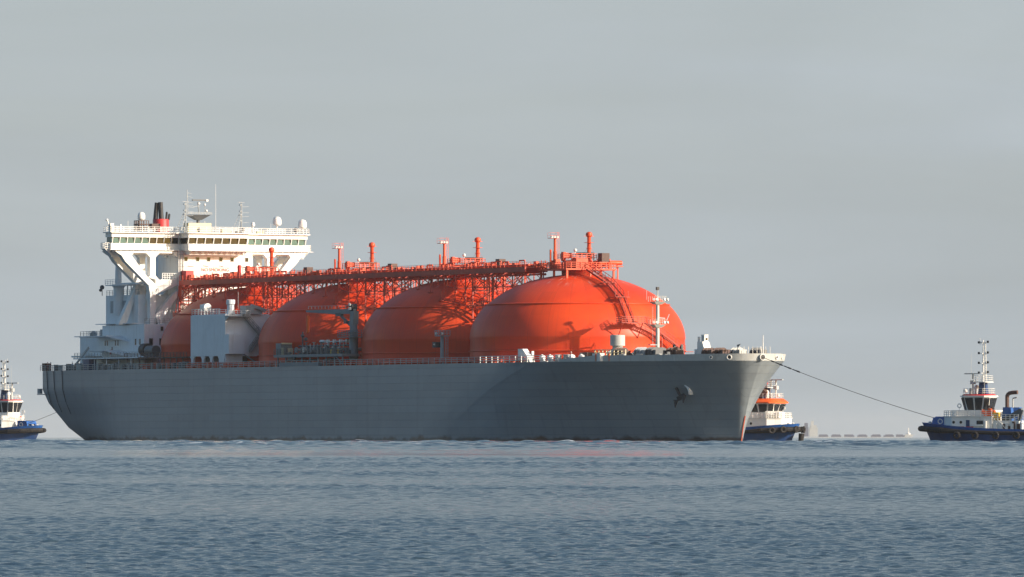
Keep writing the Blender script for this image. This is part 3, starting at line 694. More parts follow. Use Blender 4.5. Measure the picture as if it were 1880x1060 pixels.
# ---------------------------------------------------------------- stairway down the front of the forward tank
def stair(mb, a, b, side, w=1.3):
    a = Vector(a); b = Vector(b); sd = Vector(side).normalized() * w / 2
    for s in (-1, 1):
        mb.bar(a + sd * s, b + sd * s, .12, .34)
        up = Vector((0, 0, 1.15)); mb.bar(a + sd * s + up, b + sd * s + up, .09); mb.bar(a + sd * s + up * .5, b + sd * s + up * .5, .06)
        n = max(2, int((b - a).length / 1.3))
        for i in range(n + 1): p = a.lerp(b, i / n) + sd * s; mb.bar(p, p + up, .08)
    n = max(3, int(abs(b.z - a.z) / .3 + (b - a).xy.length / 1.2))
    for i in range(n): p = a.lerp(b, (i + .5) / n); mb.bar(p - sd, p + sd, .32, .06)
M['stair'] = paint('dark_red_stair_paint', (.34, .035, .02), .5, .2, .2)
def front_stairs():
    mb = MB(); P = [(5.5, 0, 33.9)]
    pts = [(5.6, 33.6), (13.3, 30.9), (18.0, 28.1), (22.0, 23.1)]
    for (a, za), (b, zb) in zip(pts, pts[1:]):
        stair(mb, (a, .4, za), (b, .4, zb), (0, 1, 0))
        mb.rng(b - .6, b + .9, -1.1, 1.9, zb - .08, zb + .04)
        for y in (-1.0, 1.8):
            ss = surf(b - 2.2, y); mb.bar((b + .4, y, zb), (b - 1.8, y, surf(b - 1.8, y) if b - 1.8 < 20.9 else zb - 2.4), .14); mb.bar((b + .4, y, zb), (b + .4, y, zb + 1.15), .09)
    zb = 23.1
    mb.rng(21.3, 23.4, -2.2, 3.2, zb - .1, zb + .04); mb.rail([(23.4, 3.2, zb), (23.4, -2.2, zb)], 1.15, .9, .045); mb.rail([(21.3, 3.2, zb), (23.4, 3.2, zb)], 1.15, .9, .045)
    for y in (-1.6, 2.8): mb.bar((23.2, y, zb), (21.0, y, zb - 3.0), .14)
    stair(mb, (23.0, -2.4, zb), (20.0, -12.5, 17.6), (1, 0, 0))
    mb.bar((22.0, -6.5, 20.8), (22.0, -6.5, DK), .16); mb.bar((20.6, -11, 18.4), (20.6, -11, DK), .16); mb.bar((22, -6.5, 20.8), (20.6, -11, DK), .1)
    mb.rng(18.8, 21.2, -14, -12.3, 17.5, 17.62)
    return mb.build('dome_stairway', M['stair'], ship)
front_stairs()

# ---------------------------------------------------------------- bridge and deckhouse
M['letter'] = paint('faded_red_lettering', (.33, .10, .07), .6, .1)
def deckhouse():
    h = MB(); h.rng(-171, -161, -9.6, 8.0, 25.0, 40.6)                    # tall narrow block below the bridge
    dh = h.build('deckhouse', M['white'], ship)
    lo = MB(); lo.rng(-178, -158.6, -18, 18, DK, 21.6); lo.rng(-178, -158.6, -17.9, 17.9, 21.65, 24.9)
    lo.rng(-164, -156.8, 9.5, 18.2, DK + .05, 25.0); lo.rng(-164, -156.8, -18.2, -9.5, DK + .05, 25.0)
    lower = lo.build('lower_deckhouse', M['white_dull'], ship)
    af = MB(); af.rng(-180.2, -164.2, -14, 16.0, 25.0, 31.4); af.rng(-180.25, -166.2, -14, 16.05, DK, 25.05)
    af.rng(-184, -176, -4.2, 4.2, 31.3, 44.8)
    aft = af.build('aft_deckhouse', M['white_dull'], ship)
    a2 = MB(); a2.rng(-193.2, -180.3, -16, 16, DK, 22.5); a2.rng(-193.3, -180.4, -16.1, 16.1, 22.5, 22.75); a2.build('stern_deckhouse', M['white_dull'], ship)
    # overhanging side decks
    ov = MB(); ov.rng(-182, -150, 15.5, 23.0, 17.7, 17.95); ov.rng(-187, -180, 14, 21, 18.15, 18.5); ov.rng(-180, -168, 16, 22.0, 19.4, 19.55); ov.rng(-184.5, -168.5, 16, 21.5, 22.5, 22.68); ov.rng(-180, -162, 16, 18.6, 25.15, 25.3)
    ov.plate([(-168.5, 16, 22.6), (-168.5, 21.5, 22.6), (-164, 18.2, 21.4), (-164, 16, 21.4)], (0, 0, -.15))
    ov.plate([(-168, 16, 19.5), (-168, 22, 19.5), (-163, 18.5, 18.2), (-163, 16, 18.2)], (0, 0, -.15))
    for u in (-178, -172, -166, -160, -154): ov.bar((u, 22.6, DK), (u, 22.6, 17.75), .18)
    od = ov.build('side_deck', M['white_dull'], ship)
    r = MB(); r.rail([(-193.2, 15.9, 22.75), (-182, 15.9, 22.75)], 1.1, 1.6, .04); r.rail([(-193.2, -15.9, 22.75), (-193.2, 15.9, 22.75)], 1.1, 2, .04)
    r.rail([(-180, 15.9, 31.4), (-164.4, 15.9, 31.4)], 1.1, 1.4, .04); r.rail([(-184.5, 21.4, 17.95), (-150, 22.9, 17.95)], 1.1, 1.6, .04); r.rail([(-157, 18, 25), (-157, 8.5, 25)], 1.15, 1.2, .05)
    r.build('deckhouse_railing', M['lightgrey'], ship)
    eq = MB(); eq.rng(-184, -182.2, 14, 15.6, 22.8, 24.2); eq.lathe((-188.5, 15, 22.75), [(.7, 0), (.7, .7), (.3, 1.2)], 12); eq.rng(-189.6, -189, 14.6, 15.4, 22.75, 23.5); eq.build('deck_locker', M['grey'], ship)
    # lit upper front: thin string courses, conduits
    tr = MB()
    for z in (39.9, 37.35): tr.rng(-160.98, -160.9, -9.6, 8.0, z, z + .1)
    for v in (7.6, 7.0): tr.tube((-160.8, v, 25), (-160.8, v, 40.5), .09)
    for z in np.arange(25.5, 40, .6): tr.bar((-160.8, 7.6, float(z)), (-160.8, 7.0, float(z)), .05)
    for v0, v1, z in ((5.8, 4.5, 37.6), (2.2, 1.0, 37.7), (-1.6, -2.6, 37.7), (-6.5, -8.2, 37.6)): tr.tube((-160.85, v0, z), (-160.85, v1, z - .15), .07)
    tr.build('pipe_run', M['lightgrey'], dh)
    for v in (6.3, 3.5, .9, -2.0, -4.7, -8.2):
        w = MB(); w.rng(-161.02, -160.93, v - .35, v + .35, 38.6, 39.4); f = w.build('window', M['glass'], dh)
        s = MB(); s.rng(-161.0, -160.95, v - .47, v + .47, 38.5, 39.5); s.build('window_frame', M['lightgrey'], dh)
    for v, z in ((6.9, 27.5), (4.5, 30.5), (6.2, 33.0), (12.5, 26.3), (10.6, 26.3)):
        if v < 8: w = MB(); w.rng(-161.02, -160.93, v - .3, v + .3, z, z + .8); w.build('window', M['glass'], dh)
    for v in (16.6, 14.2, 11.9):
        w = MB(); w.rng(-156.85, -156.72, v - .42, v + .42, 20.6, 22.0); w.build('window', M['glass'], lower)
    for v in (14.0, 11.6):
        w = MB(); w.rng(-156.85, -156.72, v - .3, v + .3, 23.6, 24.5); w.build('window', M['glass'], lower)
    for u in (-160.9, -158.8):
        w = MB(); w.rng(u - .25, u + .25, 18.15, 18.28, 20.6, 21.9); w.build('window', M['glass'], lower)
    for u, z in ((-176.3, 20.6), (-175.2, 20.6), (-171.2, 20.6), (-170.0, 20.6), (-172.9, 19.2)):
        w = MB(); w.rng(u - .2, u + .2, 18.0, 18.06, z, z + 1.1) ; w.build('window', M['glass'], lower)
    for u in (-176.5, -170.7): w = MB(); w.rng(u - 1.3, u + 1.3, 15.95, 16.1, 27.6, 30.2); w.build('louvre', M['grey'], aft)
    d = MB(); d.rng(-177.0, -175.6, 16.0, 16.12, 23.0, 25.0); d.build('door', M['deckblue'], aft)
    d = MB(); d.rng(-173.9, -172.9, 18.0, 18.15, 18.7, 19.7); d.build('life_ring', M['red'], aft)
    # starboard crane post and derrick on the aft house
    c = MB(); c.lathe((-172.8, 16.5, 27), [(1.15, 0), (1.15, 6.0), (1.5, 6.4), (1.5, 6.7)], 16); c.tube((-173, 16.5, 33.6), (-173, 16.5, 41.6), .75, .5, 12); c.tube((-172.9, 16.5, 41.6), (-172.9, 16.5, 42), .6, n=12)
    c.rng(-175.5, -168, 14.6, 18.4, 33.4, 33.6); c.bar((-172.6, 16.5, 41.2), (-164.2, 14.5, 34.4), .55, .4); c.rng(-172, -163, 15.5, 16.5, 33.6, 34.0)
    for u in (-169.5, -167.7, -166): c.bar((u, 16, 31.4), (u, 16, 33.6), .2)
    c.rail([(-175.5, 18.4, 33.6), (-168, 18.4, 33.6)], 1.1, 1.3, .04)
    c.build('stores_crane', M['white_dull'], ship)
    b = MB(); b.sphere((-180, 17.0, 33.2), .5); b.sphere((-180.8, 17, 32.6), .35); b.bar((-180, 17, 31.4), (-180, 17, 33), .12); b.build('searchlight', M['darkgrey'], ship)
    # lifeboat tubs / dark rolls by the front house
    b = MB(); b.tube((-152.8, 20.2, 19.5), (-150.6, 20.2, 19.5), 1.35, n=18); b.build('mooring_drum', M['black'], ship)
    b = MB(); b.tube((-149.8, 20.6, 19.3), (-146.0, 20.6, 19.3), 1.05, n=14); b.rng(-150, -146, 19.8, 21.4, 18, 18.6); b.build('life_raft_canister', M['darkgrey'], ship)
    b = MB(); b.rng(-176, -173.2, 21.6, 23.4, DK, 17.6); b.build('net_bundle', M['deckblue'], ship)
    b = MB(); b.bar((-181, 22.8, 16.6), (-174.5, 22.8, 20.2), .28, .4); b.rng(-179.5, -177, 22.2, 23.4, DK, 16.6); b.tube((-180, 22.8, DK), (-180, 22.8, 17), .2); b.build('provision_davit', M['lightgrey'], ship)
    # lettering on the lit front
    for txt, v, z, sz, mat in (('NO', 2.7, 36.45, 1.02, M['letter']), ('SMOKING', .85, 36.45, 1.02, M['letter'])):
        cu = bpy.data.curves.new('lettering', 'FONT'); cu.body = txt; cu.size = sz; cu.space_character = 1.1; cu.extrude = .01
        tmp = bpy.data.objects.new('tmp', cu); COL.objects.link(tmp); dg = bpy.context.evaluated_depsgraph_get(); me = bpy.data.meshes.new_from_object(tmp.evaluated_get(dg)); bpy.data.objects.remove(tmp)
        me.materials.clear(); me.materials.append(mat)
        o = bpy.data.objects.new('lettering', me); COL.objects.link(o); o.parent = dh
        o.matrix_parent_inverse = Matrix.Identity(4); o.location = (-160.88, -v, z); o.rotation_euler = (R(90), 0, R(90))
    return dh
dh = deckhouse()

def bridge():
    b = MB()
    b.rng(-165.2, -162.2, -23.4, 23.4, 40.75, 42.25); b.rng(-168.2, -158.2, -7.0, 7.0, 40.7, 42.2)
    b.rng(-165.1, -162.0, -23.3, 23.3, 43.55, 44.45); b.rng(-168.1, -158.0, -7.1, 7.1, 43.5, 44.4)
    b.rng(-165.6, -161.4, -23.7, 23.7, 44.45, 44.65); b.rng(-168.8, -157.4, -7.6, 7.6, 44.42, 44.62)
    b.rng(-164.8, -163.0, -23.0, 23.0, 42.2, 43.6); b.rng(-168.05, -159.2, -6.6, 6.6, 42.2, 43.6)
    # bevelled soffit
    b.plate([(-165, -22.8, 40.75), (-165, 22.8, 40.75), (-165, 20.4, 39.9), (-165, -20.4, 39.9)], (2.5, 0, 0))
    b.rng(-167.5, -158.8, -6.5, 6.5, 39.9, 40.7)
    br = b.build('bridge', M['white'], ship)
    # window strips, wing fronts
    def win(u, v0, v1, mat):
        w = MB(); w.rng(u - .06, u, v0, v1, 42.32, 43.5); return w.build('bridge_window', mat, br)
    n = 9
    for side in (1, -1):
        for i in range(n):
            a = 7.5 + i * (23.1 - 7.5) / n; e = a + (23.1 - 7.5) / n - .25
            mat = M['teal'] if (i >= 4 if side > 0 else i >= 1) else M['glass']
            win(-162.4, side * a, side * e, mat)
    for i in range(7):
        a = -6.9 + i * 13.8 / 7; win(-158.5, a, a + 13.8 / 7 - .28, M['glass'])
    # mullions, leaning with the glass
    m = MB()
    for side in (1, -1):
        for i in range(n + 1): a = side * (7.4 + i * (23.1 - 7.5) / n); m.bar((-162.5, a, 42.2), (-162.05, a, 43.6), .16)
    for i in range(8): a = -7.0 + i * 14.0 / 7; m.bar((-158.6, a, 42.2), (-158.1, a, 43.55), .18)
    m.build('mullion', M['white'], br)
    w = MB(); w.rng(-164.7, -162.6, 23.0, 23.2, 42.3, 43.5); w.build('bridge_window', M['teal'], br)
    w = MB(); w.rng(-161.9, -158.9, 7.0, 7.06, 42.3, 43.5); w.build('bridge_window', M['glass'], br)
    # brackets below the wings
    k = MB()
    for side in (1, -1):
        v = 8.0
        while v < 23.5: k.plate([(-162.2, side * v, 40.8), (-160.9, side * v, 40.8), (-162.2, side * v, 40.1)], (0, .12, 0)); v += 1.5
        k.rng(-162.2, -160.9, side * 7.2, side * 24.2, 40.78, 40.88)
    for v in np.arange(-6.5, 6.6, 1.45): k.plate([(-158.3, float(v), 40.75), (-157.3, float(v), 40.75), (-158.6, float(v), 40.0)], (0, .12, 0))
    k.rng(-158.3, -157.2, -7, 7, 40.7, 40.8)
    k.build('soffit_bracket', M['white'], br)
    r = MB(); zt = 44.65
    r.rail([(-161.6, -23.5, zt), (-161.6, -7.7, zt), (-157.6, -7.6, zt), (-157.6, 7.6, zt), (-161.6, 7.7, zt), (-161.6, 23.5, zt), (-165.4, 23.5, zt), (-165.4, -23.5, zt), (-161.6, -23.5, zt)], 1.15, 1.5, .04)
    for side in (1, -1):
        r.rng(-164.8, -162.8, side * 23.4, side * 24.5, 41.0, 41.1); r.rail([(-162.8, side * 23.5, 41.1), (-162.8, side * 24.5, 41.1), (-164.8, side * 24.5, 41.1)], 1.2, .5, .045)
    r.build('bridge_railing', M['white'], br)
    for side in (1, -1):
        p = MB(); p.plate([(-163, side * 23.3, 41.0), (-163, side * 24.4, 41.0), (-163, side * 22.8, 39.5), (-163, side * 21.8, 39.9)], (-1.8, 0, 0)); p.bar((-163, side * 19, 39.4), (-163, side * 23.0, 39.4), .1); p.build('wing_bracket', M['white_dull'], br)
    # roof gear
    def radome(v, u, z0, zc, r):
        d = MB(); d.tube((u, v, z0), (u, v, zc - r * .7), .16); d.lathe((u, v, zc), [(r * .75, -r * 1.0), (r * .98, -r * .7), (r, 0), (r * .92, r * .45), (r * .7, r * .8), (r * .35, r), (.02, r * 1.06)], 16); d.build('radome', M['white'], br)
    radome(14.4, -166, 44.6, 48.2, .82); radome(-16.5, -163, 44.6, 47.45, .95); radome(-22.6, -163, 44.6, 46.9, .95); radome(-10.7, -163, 44.6, 46.7, .45)
    g = MB(); g.rail([(-167, 13.4, 45.0), (-167, 15.6, 45.0), (-164.5, 15.6, 45), (-164.5, 13.4, 45)], 2.2, .6, .06); g.rng(-167, -164.5, 13.2, 15.8, 46.3, 46.4); g.rng(-166.5, -165, 10.4, 12.4, 45.6, 46.6); g.build('radome_stand', M['brown'], br)
    # deck box and small antennas
    g = MB(); g.rng(-164, -161.5, .0, 5.4, zt, zt + 2.1); g.rng(-162, -161, -4.5, -2.4, zt, zt + .9); g.rng(-163.5, -162.5, -13, -11.5, zt, zt + .6); g.build('roof_locker', M['cream'], br)
    g = MB(); g.sphere((-162.5, -20.8, zt + .9), .6, sc=(.6, 1, 1)); g.sphere((-162.5, -8.1, zt + .9), .4); g.rng(-162.5, -161.8, -7.2, -6.2, zt, zt + .6); g.bar((-162.5, -20.8, zt), (-162.5, -20.8, zt + .6), .2); g.build('signal_lamp', M['darkgrey'], br)
    g = MB(); g.tube((-162, -1.3, zt), (-162, -1.3, zt + 10.5), .05, .03); g.tube((-162, -21.5, zt), (-162, -21.5, zt + 2.2), .03); g.tube((-162, -14.5, zt), (-162, -14.5, zt + 2.2), .03); g.tube((-163, 19, zt), (-163, 19, zt + 2.4), .04); g.tube((-162, 1.3, zt), (-162, 1.3, zt + 2.6), .04); g.build('whip_antenna', M['white'], br)
    g = MB(); g.bar((-162.4, 23.2, zt), (-162.4, 24.1, zt + 2.4), .16); g.sphere((-162.3, 24.3, zt + 2.5), .28); g.rng(-163, -162, 22.8, 23.6, zt, zt + 1.8); g.bar((-162.5, 21, zt), (-162.5, 21, zt + 1.6), .3); g.build('wing_lamp', M['white'], br)
    # two lattice signal masts
    for v, sgn in ((6.6, 1), (-6.7, 1)):
        m = MB(); m.tube((-160.5, v, zt), (-160.5, v, 51.2), .18, .13); m.bar((-161, v + 2.3, zt), (-160.6, v + .25, 49.2), .1); m.bar((-159.8, v + 1.3, zt), (-160.4, v + .2, 48.5), .08)
        for z in np.arange(45.2, 49, .55): f = (z - 44.6) / 4.6; m.bar((-160.9, v + 2.2 * (1 - f) + .2, float(z)), (-160.5, v, float(z)), .07)
        m.bar((-160.5, v - .7, 51.2), (-160.5, v + .8, 51.3), .1)
        for z in (46.9, 48.2, 49.0, 50.3): m.bar((-160.5, v - 1.8, z + .1), (-160.5, v + .1, z), .07); m.rng(-160.8, -160.2, v - .1, v + .45, z + .3, z + .5)
        m.build('signal_mast', M['grey'], br)
    m = MB(); c = (-162, 2.9)
    m.tube((c[0], c[1], zt), (c[0], c[1], 48.0), .42, .34, 12); m.sphere((c[0] + .3, c[1], 45.3), .55)
    m.prism([(c[0] - .6, c[1] - .6), (c[0] + .6, c[1] - .6), (c[0] + .6, c[1] + .6), (c[0] - .6, c[1] + .6)], 47.4, 48.5, [(c[0] - 1.6, c[1] - 2.3), (c[0] + 1.6, c[1] - 2.3), (c[0] + 1.6, c[1] + 2.3), (c[0] - 1.6, c[1] + 2.3)])
    rm = m.build('radar_mast', M['darkgrey'], br)
    m = MB(); m.rail([(c[0] + 1.6, c[1] - 2.5, 48.5), (c[0] + 1.6, c[1] + 3.2, 48.5)], .5, .8, .04); m.tube((c[0], c[1] - .3, 48.5), (c[0], c[1] + .1, 51.3), .13); m.bar((c[0], c[1] + 2.6, 48.6), (c[0], c[1] + 2.6, 53.9), .10); m.bar((c[0], c[1] + 2.3, 48.6), (c[0], c[1] + 2.5, 53), .06)
    for z in (50.2, 51.2, 52.4, 53.2): m.bar((c[0], c[1] + 2.6, z), (c[0], c[1] + .9 + (z - 50) * .2, z - .15), .07)
    m.bar((c[0], c[1] + 3.6, 48.3), (c[0], c[1] + 2.2, 48.3), .08); m.bar((c[0], c[1] + 1.2, 50.2), (c[0], c[1] - .5, 50.4), .1); m.bar((c[0], c[1] - 1.6, 48.6), (c[0], c[1] - 1.6, 50.8), .1)
    m.build('yard', M['grey'], rm)
    m = MB(); m.rng(c[0] - .2, c[0] + .2, c[1] - 1.9, c[1] + 1.4, 51.5, 51.8); m.build('radar_scanner', M['darkgrey'], rm)
    m = MB(); m.sphere((c[0], c[1] - 1.6, 50.7), .25); m.sphere((c[0], c[1] - .2, 50.9), .28); m.sphere((c[0], c[1] - 2, 49.4), .28); m.rng(c[0] - .3, c[0] + .3, c[1] - 2.3, c[1] - 1.8, 51.4, 51.8); m.build('antenna_pod', M['white'], rm)
    # funnel uptakes behind
    f = MB(); f.lathe((-180, 3.0, 42.5), [(1.75, 0), (1.75, 5.4), (1.65, 5.55)], 24); fn = f.build('funnel', M['red'], ship)
    f = MB(); f.tube((-180.4, 4.1, 47.9), (-180.2, 3.9, 51.6), .52, .42, 14); f.tube((-179.6, 3.1, 47.9), (-179.6, 3.3, 51.7), .55, .50, 14); f.build('exhaust_pipe', M['black'], fn)
    for v, z in ((2.2, 49.4), (1.6, 49.0)):
        f = MB(); f.tube((-179.0, v, 47.9), (-178.9, v - .1, z), .24, .23, 12); f.sphere((-178.9, v - .1, z), .24); f.build('exhaust_pipe', M['black'], fn)
    return br
br = bridge()

def wing_frames():
    for side in (1, -1):
        for fi, (u, mat) in enumerate(((-161.3, 'white'), (-166.4, 'white'))):
            f = MB(); d = (-1.5, 0, 0)
            def P(*pts): f.plate([(u, side * v, z) for v, z in pts], d)
            P((22.9, 40.6), (22.0, 40.0), (21.3, 39.6), (18.9, 39.6), (18.5, 40.2), (8.2, 40.2), (8.2, 40.6))
            P((21.3, 39.6), (20.5, 38.4), (14.9, 33.3), (14.6, 33.6), (13.3, 33.6), (15.3, 35.2), (18.9, 39.6))
            P((14.6, 40.2), (13.3, 40.2), (13.3, 34.6), (14.6, 34.9))
            P((13.3, 34.5), (8.1, 34.5), (8.1, 33.4), (13.3, 33.0))
            P((14.95, 33.5), (13.3, 33.6), (13.3, 25.0), (14.6, 25.0), (14.6, 31.5))
            # fillets at the corners of the openings
            for (v, z, dv, dz_) in ((14.6, 40.2, .9, -.9), (13.3, 40.2, -.9, -.9), (8.1, 40.2, .9, -.9), (13.3, 34.5, -.9, .9), (8.1, 34.5, .8, .8), (13.3, 33.2, -.9, -.9), (14.6, 35.0, .5, .4)):
                P((v, z), (v + dv, z), (v, z + dz_))
            # low brace back to the house
            P((13.4, 27.0), (12.6, 25.0), (8.1, 31.0), (8.1, 32.5)); P((13.4, 31.3), (8.1, 33.4), (12.6, 33.3))
            if fi: P((19.6, 25.0), (17.8, 25.0), (14.6, 33.4), (15.2, 33.8))
            f.build('wing_frame', M[mat], ship)
        t = MB()
        t.bar((-162, side * 14, 33.8), (-166.5, side * 14, 33.8), .9, 1.0); t.bar((-162, side * 14, 25.4), (-166.5, side * 14, 25.4), .6, .6)
        t.bar((-162.5, side * 14.2, 32.5), (-166.5, side * 14.2, 26), .5, .9)
        t.build('frame_tie', M['white'], ship)
    w = MB(); w.rng(-163, -157.5, 8.1, 13, 25.0, 25.15); w.rng(-166, -161.5, 8.0, 12, 34.55, 34.65); w.rail([(-161.5, 8.2, 34.65), (-161.5, 11.6, 34.65)], 1.3, .6, .05)
    for k in range(6): w.bar((-159.2, 13 - k * .8, 25.2), (-159.2, 12.4 - k * .8, 28.2), .1)
    w.build('frame_platform', M['white'], ship)
    c = MB(); c.rng(-161, -158.6, 5.6, 7.4, 34.5, 36.5); c.build('control_box', M['red'], ship)
wing_frames()

# ---------------------------------------------------------------- cargo machinery house, starboard side
def machinery_house():
    poly = [(-125.8, 22.4), (-109.6, 22.4), (-109.6, 12.0), (-116, 10.5), (-123, 14)]
    h = MB(); h.prism(poly, 17.8, 26.3); h.prism([(u, v) for u, v in [(-125.6, 22.2), (-109.8, 22.2), (-109.9, 12.2), (-116, 10.8), (-122.8, 14.2)]], 26.3, 26.45)
    h.rng(-113.0, -109.4, 22.2, 25.0, 18.0, 22.9) if False else None
    mh = h.build('machinery_house', M['white_dull'], ship)
    b = MB(); b.plate([(-109.6, 22.4, 18.2), (-109.6, 18.8, 18.2), (-109.6, 18.8, 22.2), (-109.6, 22.4, 22.2)], (1.7, 0, 0)); b.build('duct_box', M['white_dull'], mh)
    b = MB(); b.rng(-109.6, -107.6, 17.6, 22.6, 25.9, 26.05); b.plate([(-109.6, 22.4, 25.9), (-107.7, 22.4, 25.9), (-109.6, 22.4, 25.1)], (0, -.2, 0)); b.rng(-109.5, -108.3, 12.0, 14.2, 21.6, 21.75); b.build('gallery', M['lightgrey'], mh)
    s = MB(); stair(s, (-109.0, 18.3, 25.9), (-109.0, 14.2, 21.7), (1, 0, 0), .7); stair(s, (-109.0, 14.6, 21.7), (-109.0, 17.0, 18.6), (1, 0, 0), .7); s.bar((-108.8, 18.6, 18.2), (-108.6, 14.0, DK), .35, .2); s.build('outside_stair', M['grey'], mh)
    lg = MB()
    for u, w in ((-125.2, 1.0), (-120.2, .9), (-116.3, 1.0), (-111.5, 2.4)):
        lg.rng(u - w / 2, u + w / 2, 21.9, 22.35, DK, 17.85)
        for s_ in (-1, 1): lg.plate([(u + s_ * w / 2, 22.3, 17.8), (u + s_ * (w / 2 + .7), 22.3, 17.8), (u + s_ * w / 2, 22.3, 17.1)], (0, -.3, 0))
    lg.rng(-109.95, -109.65, 12.2, 14.2, DK, 17.85); lg.rng(-109.95, -109.65, 18.4, 22.3, DK, 17.85); lg.build('support_leg', M['white_dull'], mh)
    b = MB(); b.rng(-122.6, -111.2, 16.5, 20.6, DK, 17.8); b.build('shade_block', M['black'], mh)  # black block added so the openings under the house look dark
    r = MB(); r.rail([(-125.6, 22.2, 26.45), (-112.5, 22.2, 26.45)], 1.15, 1.45, .05); r.rail([(-107.7, 22.5, 26.05), (-107.7, 17.6, 26.05)], 1.1, .9, .04); r.rail([(-125.6, 22.2, 26.45), (-122.8, 14.2, 26.45)], 1.15, 1.4, .05); r.rail([(-109.8, 16, 26.45), (-109.8, 12.2, 26.45)], 1.1, 1.2, .05)
    r.build('roof_railing', M['white'], mh)
    g = MB(); g.lathe((-122.3, 20.8, 26.45), [(.2, 0), (.2, .8)], 8); g.tube((-122.8, 20.8, 28.0), (-121.0, 20.8, 28.0), .75, .85, 14); g.rng(-123.9, -123.2, 20.4, 21.2, 27.3, 28.6); g.build('searchlight', M['white'], mh)
    g = MB(); g.lathe((-110.3, 20.8, 26.45), [(.95, 0), (.75, .9), (.72, 1.9), (.92, 2.05), (.92, 2.9), (.75, 3.0)], 18); g.build('ventilator', M['white_dull'], mh)
    g = MB(); g.rng(-110.5, -107.8, 16.6, 18.6, 26.45, 28.2); g.bar((-108.8, 16.8, 28.2), (-108.8, 13.6, 27.2), .9, .6); g.rng(-109.8, -108.8, 14.2, 16.4, 26.45, 27.4); g.bar((-108.4, 20, 26.4), (-108.4, 20, 31), .06); g.build('roof_hoist', M['grey'], mh)
machinery_house()

